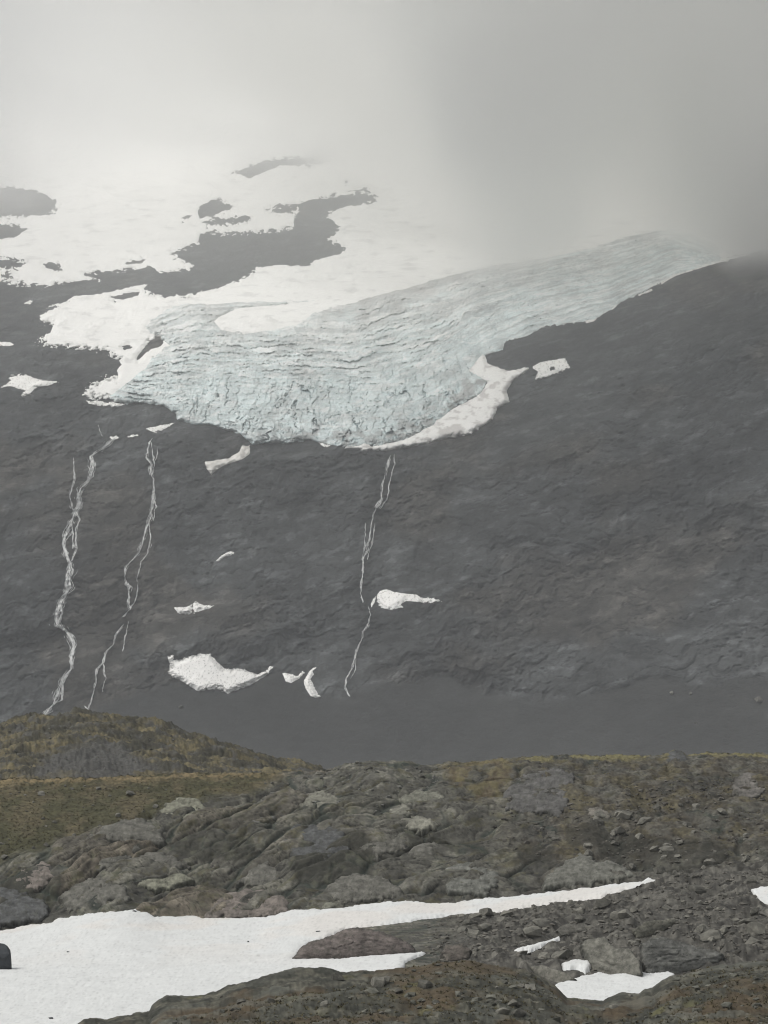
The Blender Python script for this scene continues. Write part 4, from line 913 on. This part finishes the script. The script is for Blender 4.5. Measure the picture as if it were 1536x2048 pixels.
# small stones: too many to count
def scatter_mass(name, n, polys, protos, mat, label, cat, seed, size, avoid=True, colr=None):
    rq = np.random.RandomState(seed); VV, FF, CC, off = [], [], [], 0
    for poly, lo, hi, share, col in polys:
        px = np.array(poly, float); x0, y0 = px.min(0); x1, y1 = px.max(0)
        m = int(n * share * 4)
        X = rq.uniform(x0, x1, m); Y = rq.uniform(y0, y1, m)
        ok = sdf(poly, X, Y) > 0
        if avoid:
            for p in ALLSNOW: ok &= sdf(p, X, Y) < -3
        X, Y = X[ok][:int(n * share)], Y[ok][:int(n * share)]
        # distance by a coarse table of columns
        cx = np.arange(x0 - 4, x1 + 5, 4.0); cyy = np.arange(y0 - 4, y1 + 5, 3.0)
        TX, TY = np.meshgrid(cx, cyy); TD = dinv(TX, TY, lo, hi)
        D = bilin(TD, cx, cyy, X, Y); Z = zat(X, D)
        for x, d, z in zip(X, D, Z):
            pv, pf = protos[rq.randint(len(protos))]
            s = size[0] + (size[1] - size[0]) * rq.rand() ** 2.5
            a = rq.uniform(0, 6.28); ca, sa = math.cos(a), math.sin(a)
            v = pv * s * np.array([rq.uniform(.7, 1.3), rq.uniform(.7, 1.3), rq.uniform(.7, 1.2)])
            v = np.stack([v[:, 0] * ca - v[:, 1] * sa, v[:, 0] * sa + v[:, 1] * ca, v[:, 2]], -1) + np.array([(x - CX) / F * d, d, z])
            VV.append(v); FF.append(pf + off); off += len(v)
            c = np.array(col) * rq.uniform(0.75, 1.5); CC.append(np.repeat(c[None], len(v), 0))
    o = mesh_obj(name, np.concatenate(VV), np.concatenate(FF), mat, smooth=False, colors=np.concatenate(CC))
    tag(o, label, cat, kind='stuff')
def me_arrays(me):
    v = np.array([x.co for x in me.vertices]); f = np.array([list(p.vertices) for p in me.polygons]); return v, f
SP = [me_arrays(rock_mesh("stone", 400 + k, 0.5, 0.5, 0.36, 9 + k, 0, None, 0.0)) for k in range(6)]
RUBP = [(840, 1848), (1000, 1828), (1180, 1802), (1300, 1770), (1540, 1745), (1540, 1915), (1440, 1925), (1300, 1960), (1060, 1925), (860, 1925)]
scatter_mass("rubble", 5200, [(RUBP, 140, 224, 0.55, (0.095, 0.09, 0.077)), ([(980, 1600), (1536, 1540), (1540, 1745), (1300, 1755), (1240, 1735), (1000, 1700)], 226, 251.5, 0.20, (0.075, 0.07, 0.06)),
             ([(520, 1570), (680, 1535), (880, 1535), (880, 1600), (700, 1640), (480, 1660)], 226, 251.5, 0.08, (0.10, 0.10, 0.09)),
             ([(160, 2040), (330, 2000), (700, 1945), (900, 1925), (1050, 1945), (1130, 2000), (1400, 1945), (1540, 1930), (1540, 2060), (160, 2060)], 90, 124, 0.05, (0.09, 0.09, 0.075)),
             ([(0, 1440), (200, 1430), (480, 1500), (560, 1540), (0, 1560)], 312, 380, 0.05, (0.09, 0.088, 0.078))],
             SP, M_GROUND, "small broken stones covering the ground between the boulders", "rubble", 3, (0.10, 0.5))
# grass and dwarf shrubs
def tuft(seed, blades=9):
    r = np.random.RandomState(seed); V, Fq = [], []
    for b in range(blades):
        a = r.uniform(0, 6.28); w = 0.12; h = r.uniform(0.35, 1.0); l = r.uniform(0.2, 0.8); c, s = math.cos(a), math.sin(a)
        o = np.array([r.uniform(-.3, .3), r.uniform(-.3, .3), 0])
        p = [o + (-s * w, c * w, -0.1), o + (s * w, -c * w, -0.1), o + (c * l, s * l, h * 0.6)]
        k = len(V); V += p; Fq.append((k, k + 1, k + 2))
    return np.array(V), np.array(Fq)
TP = [tuft(k) for k in range(8)]
scatter_mass("heath", 16000, [([(-40, 1545), (560, 1540), (480, 1590), (250, 1640), (-40, 1725)], 226, 251.5, 0.30, (0.070, 0.061, 0.032)),
             ([(880, 1512), (1580, 1498), (1580, 1640), (1300, 1650), (900, 1610)], 226, 251.5, 0.25, (0.095, 0.083, 0.045)),
             ([(130, 2060), (330, 1990), (700, 1935), (900, 1918), (1050, 1938), (1130, 1995), (1400, 1935), (1580, 1918), (1580, 2070), (130, 2070)], 90, 124.5, 0.25, (0.075, 0.066, 0.036)),
             ([(-40, 1432), (200, 1425), (480, 1495), (640, 1540), (-40, 1575)], 312, 381, 0.20, (0.070, 0.060, 0.035))],
             TP, M_GROUND, "low olive and brown heath and grass tufts on the ground", "heath", 4, (0.06, 0.20))

# ------------------------------------------------------------------ air: thin even haze in a box, and the cloud bank hiding the summit
def box(name, lo, hi, mat):
    V = [(x, y, z) for z in (lo[2], hi[2]) for y in (lo[1], hi[1]) for x in (lo[0], hi[0])]
    Fq = [(0, 2, 3, 1), (4, 5, 7, 6), (0, 1, 5, 4), (2, 6, 7, 3), (0, 4, 6, 2), (1, 3, 7, 5)]
    return mesh_obj(name, V, Fq, mat, smooth=False)
mh = bpy.data.materials.new("haze_air"); mh.use_nodes = True; nt = mh.node_tree; nt.nodes.clear()
pv = nt.nodes.new("ShaderNodeVolumePrincipled"); pv.inputs['Color'].default_value = (0.95, 0.98, 1.0, 1); pv.inputs['Density'].default_value = 0.00012
ou = nt.nodes.new("ShaderNodeOutputMaterial"); L(nt, pv.outputs[0], ou.inputs['Volume'])
tag(box("haze", (-900, -60, -85), (900, 3000, 560), mh), kind='stuff')

mc = bpy.data.materials.new("cloud_vapour"); mc.use_nodes = True; nt = mc.node_tree; nt.nodes.clear()
pc = nt.nodes.new("ShaderNodeVolumePrincipled"); pc.inputs['Color'].default_value = (1.0, 1.0, 0.993, 1); pc.inputs['Anisotropy'].default_value = 0.75
ou = nt.nodes.new("ShaderNodeOutputMaterial"); L(nt, pc.outputs[0], ou.inputs['Volume'])
geo = N(nt, "ShaderNodeNewGeometry"); sep = N(nt, "ShaderNodeSeparateXYZ"); L(nt, geo.outputs['Position'], sep.inputs[0])
def math_(op, a, b=None, c=None):
    m = N(nt, "ShaderNodeMath", operation=op)
    for i, s in enumerate((a, b, c)):
        if s is None: continue
        if isinstance(s, (int, float)): m.inputs[i].default_value = s
        else: L(nt, s, m.inputs[i])
    return m.outputs[0]
# how high the cloud's underside hangs along the range (X in metres -> base height)
BASE = [(-400, 300), (-237, 272), (-150, 330), (-60, 352), (-15, 335), (18, 288), (42, 236), (68, 226), (98, 255), (140, 288), (162, 262), (182, 212), (205, 190), (260, 180), (400, 175)]
fc = N(nt, "ShaderNodeFloatCurve")
xn = math_('MULTIPLY_ADD', sep.outputs['X'], 1 / 800, 0.5)
L(nt, xn, fc.inputs['Value'])
cv = fc.mapping.curves[0]
pts = [((x + 400) / 800, (z - 100) / 400) for x, z in BASE]
cv.points[0].location = pts[0]; cv.points[1].location = pts[-1]
for p in pts[1:-1]: cv.points.new(*p)
fc.mapping.update()
zb = math_('MULTIPLY_ADD', fc.outputs[0], 400, 100)
mp = N(nt, "ShaderNodeMapping"); mp.inputs['Scale'].default_value = (1, 0.5, 1.6); L(nt, geo.outputs['Position'], mp.inputs[0])
nz = N(nt, "ShaderNodeTexNoise", Scale=0.009, Detail=6.0, Roughness=0.6); L(nt, mp.outputs[0], nz.inputs['Vector'])
warp = math_('MULTIPLY', math_('SUBTRACT', nz.outputs[0], 0.5), 190)
hgt = math_('ADD', math_('SUBTRACT', sep.outputs['Z'], zb), warp)
up = N(nt, "ShaderNodeMapRange", interpolation_type='SMOOTHSTEP'); up.inputs['From Min'].default_value = -25; up.inputs['From Max'].default_value = 90
up.inputs['To Min'].default_value = 0; up.inputs['To Max'].default_value = 1; L(nt, hgt, up.inputs['Value'])
nz2 = N(nt, "ShaderNodeTexNoise", Scale=0.0042, Detail=3.0, Roughness=0.5); L(nt, mp.outputs[0], nz2.inputs['Vector'])
side = N(nt, "ShaderNodeMapRange", interpolation_type='SMOOTHSTEP'); side.inputs['From Min'].default_value = -110; side.inputs['From Max'].default_value = 190
side.inputs['To Min'].default_value = 0.0019; side.inputs['To Max'].default_value = 0.022
L(nt, math_('ADD', math_('ADD', sep.outputs['X'], math_('MULTIPLY', math_('SUBTRACT', sep.outputs['Z'], 290), 0.85)), math_('MULTIPLY', math_('SUBTRACT', nz2.outputs[0], 0.5), 620)), side.inputs['Value'])
dens = math_('MULTIPLY', up.outputs['Result'], side.outputs['Result'])
veil = N(nt, "ShaderNodeMapRange", interpolation_type='SMOOTHSTEP'); veil.inputs['From Min'].default_value = 20; veil.inputs['From Max'].default_value = 330
veil.inputs['To Min'].default_value = 0; veil.inputs['To Max'].default_value = 0.0008; L(nt, math_('ADD', sep.outputs['Z'], math_('MULTIPLY', warp, 0.8)), veil.inputs['Value'])
mp3 = N(nt, "ShaderNodeMapping"); mp3.inputs['Scale'].default_value = (1, 0.6, 1.5); mp3.inputs['Location'].default_value = (-140, 50, 620); mp3.inputs['Rotation'].default_value = (0, 0.6, 0); L(nt, geo.outputs['Position'], mp3.inputs[0])
nz3 = N(nt, "ShaderNodeTexNoise", Scale=0.0075, Detail=6.0, Roughness=0.62); L(nt, mp3.outputs[0], nz3.inputs['Vector'])
bil = N(nt, "ShaderNodeMapRange"); bil.inputs['From Min'].default_value = 0.43; bil.inputs['From Max'].default_value = 0.60
bil.inputs['To Min'].default_value = 0.03; bil.inputs['To Max'].default_value = 3.2; L(nt, nz3.outputs[0], bil.inputs['Value'])
dens = math_('ADD', math_('MULTIPLY', dens, bil.outputs['Result']), veil.outputs['Result'])
L(nt, dens, pc.inputs['Density'])
tag(box("cloud_bank", (-800, 1330, 35), (800, 2950, 555), mc), kind='stuff')
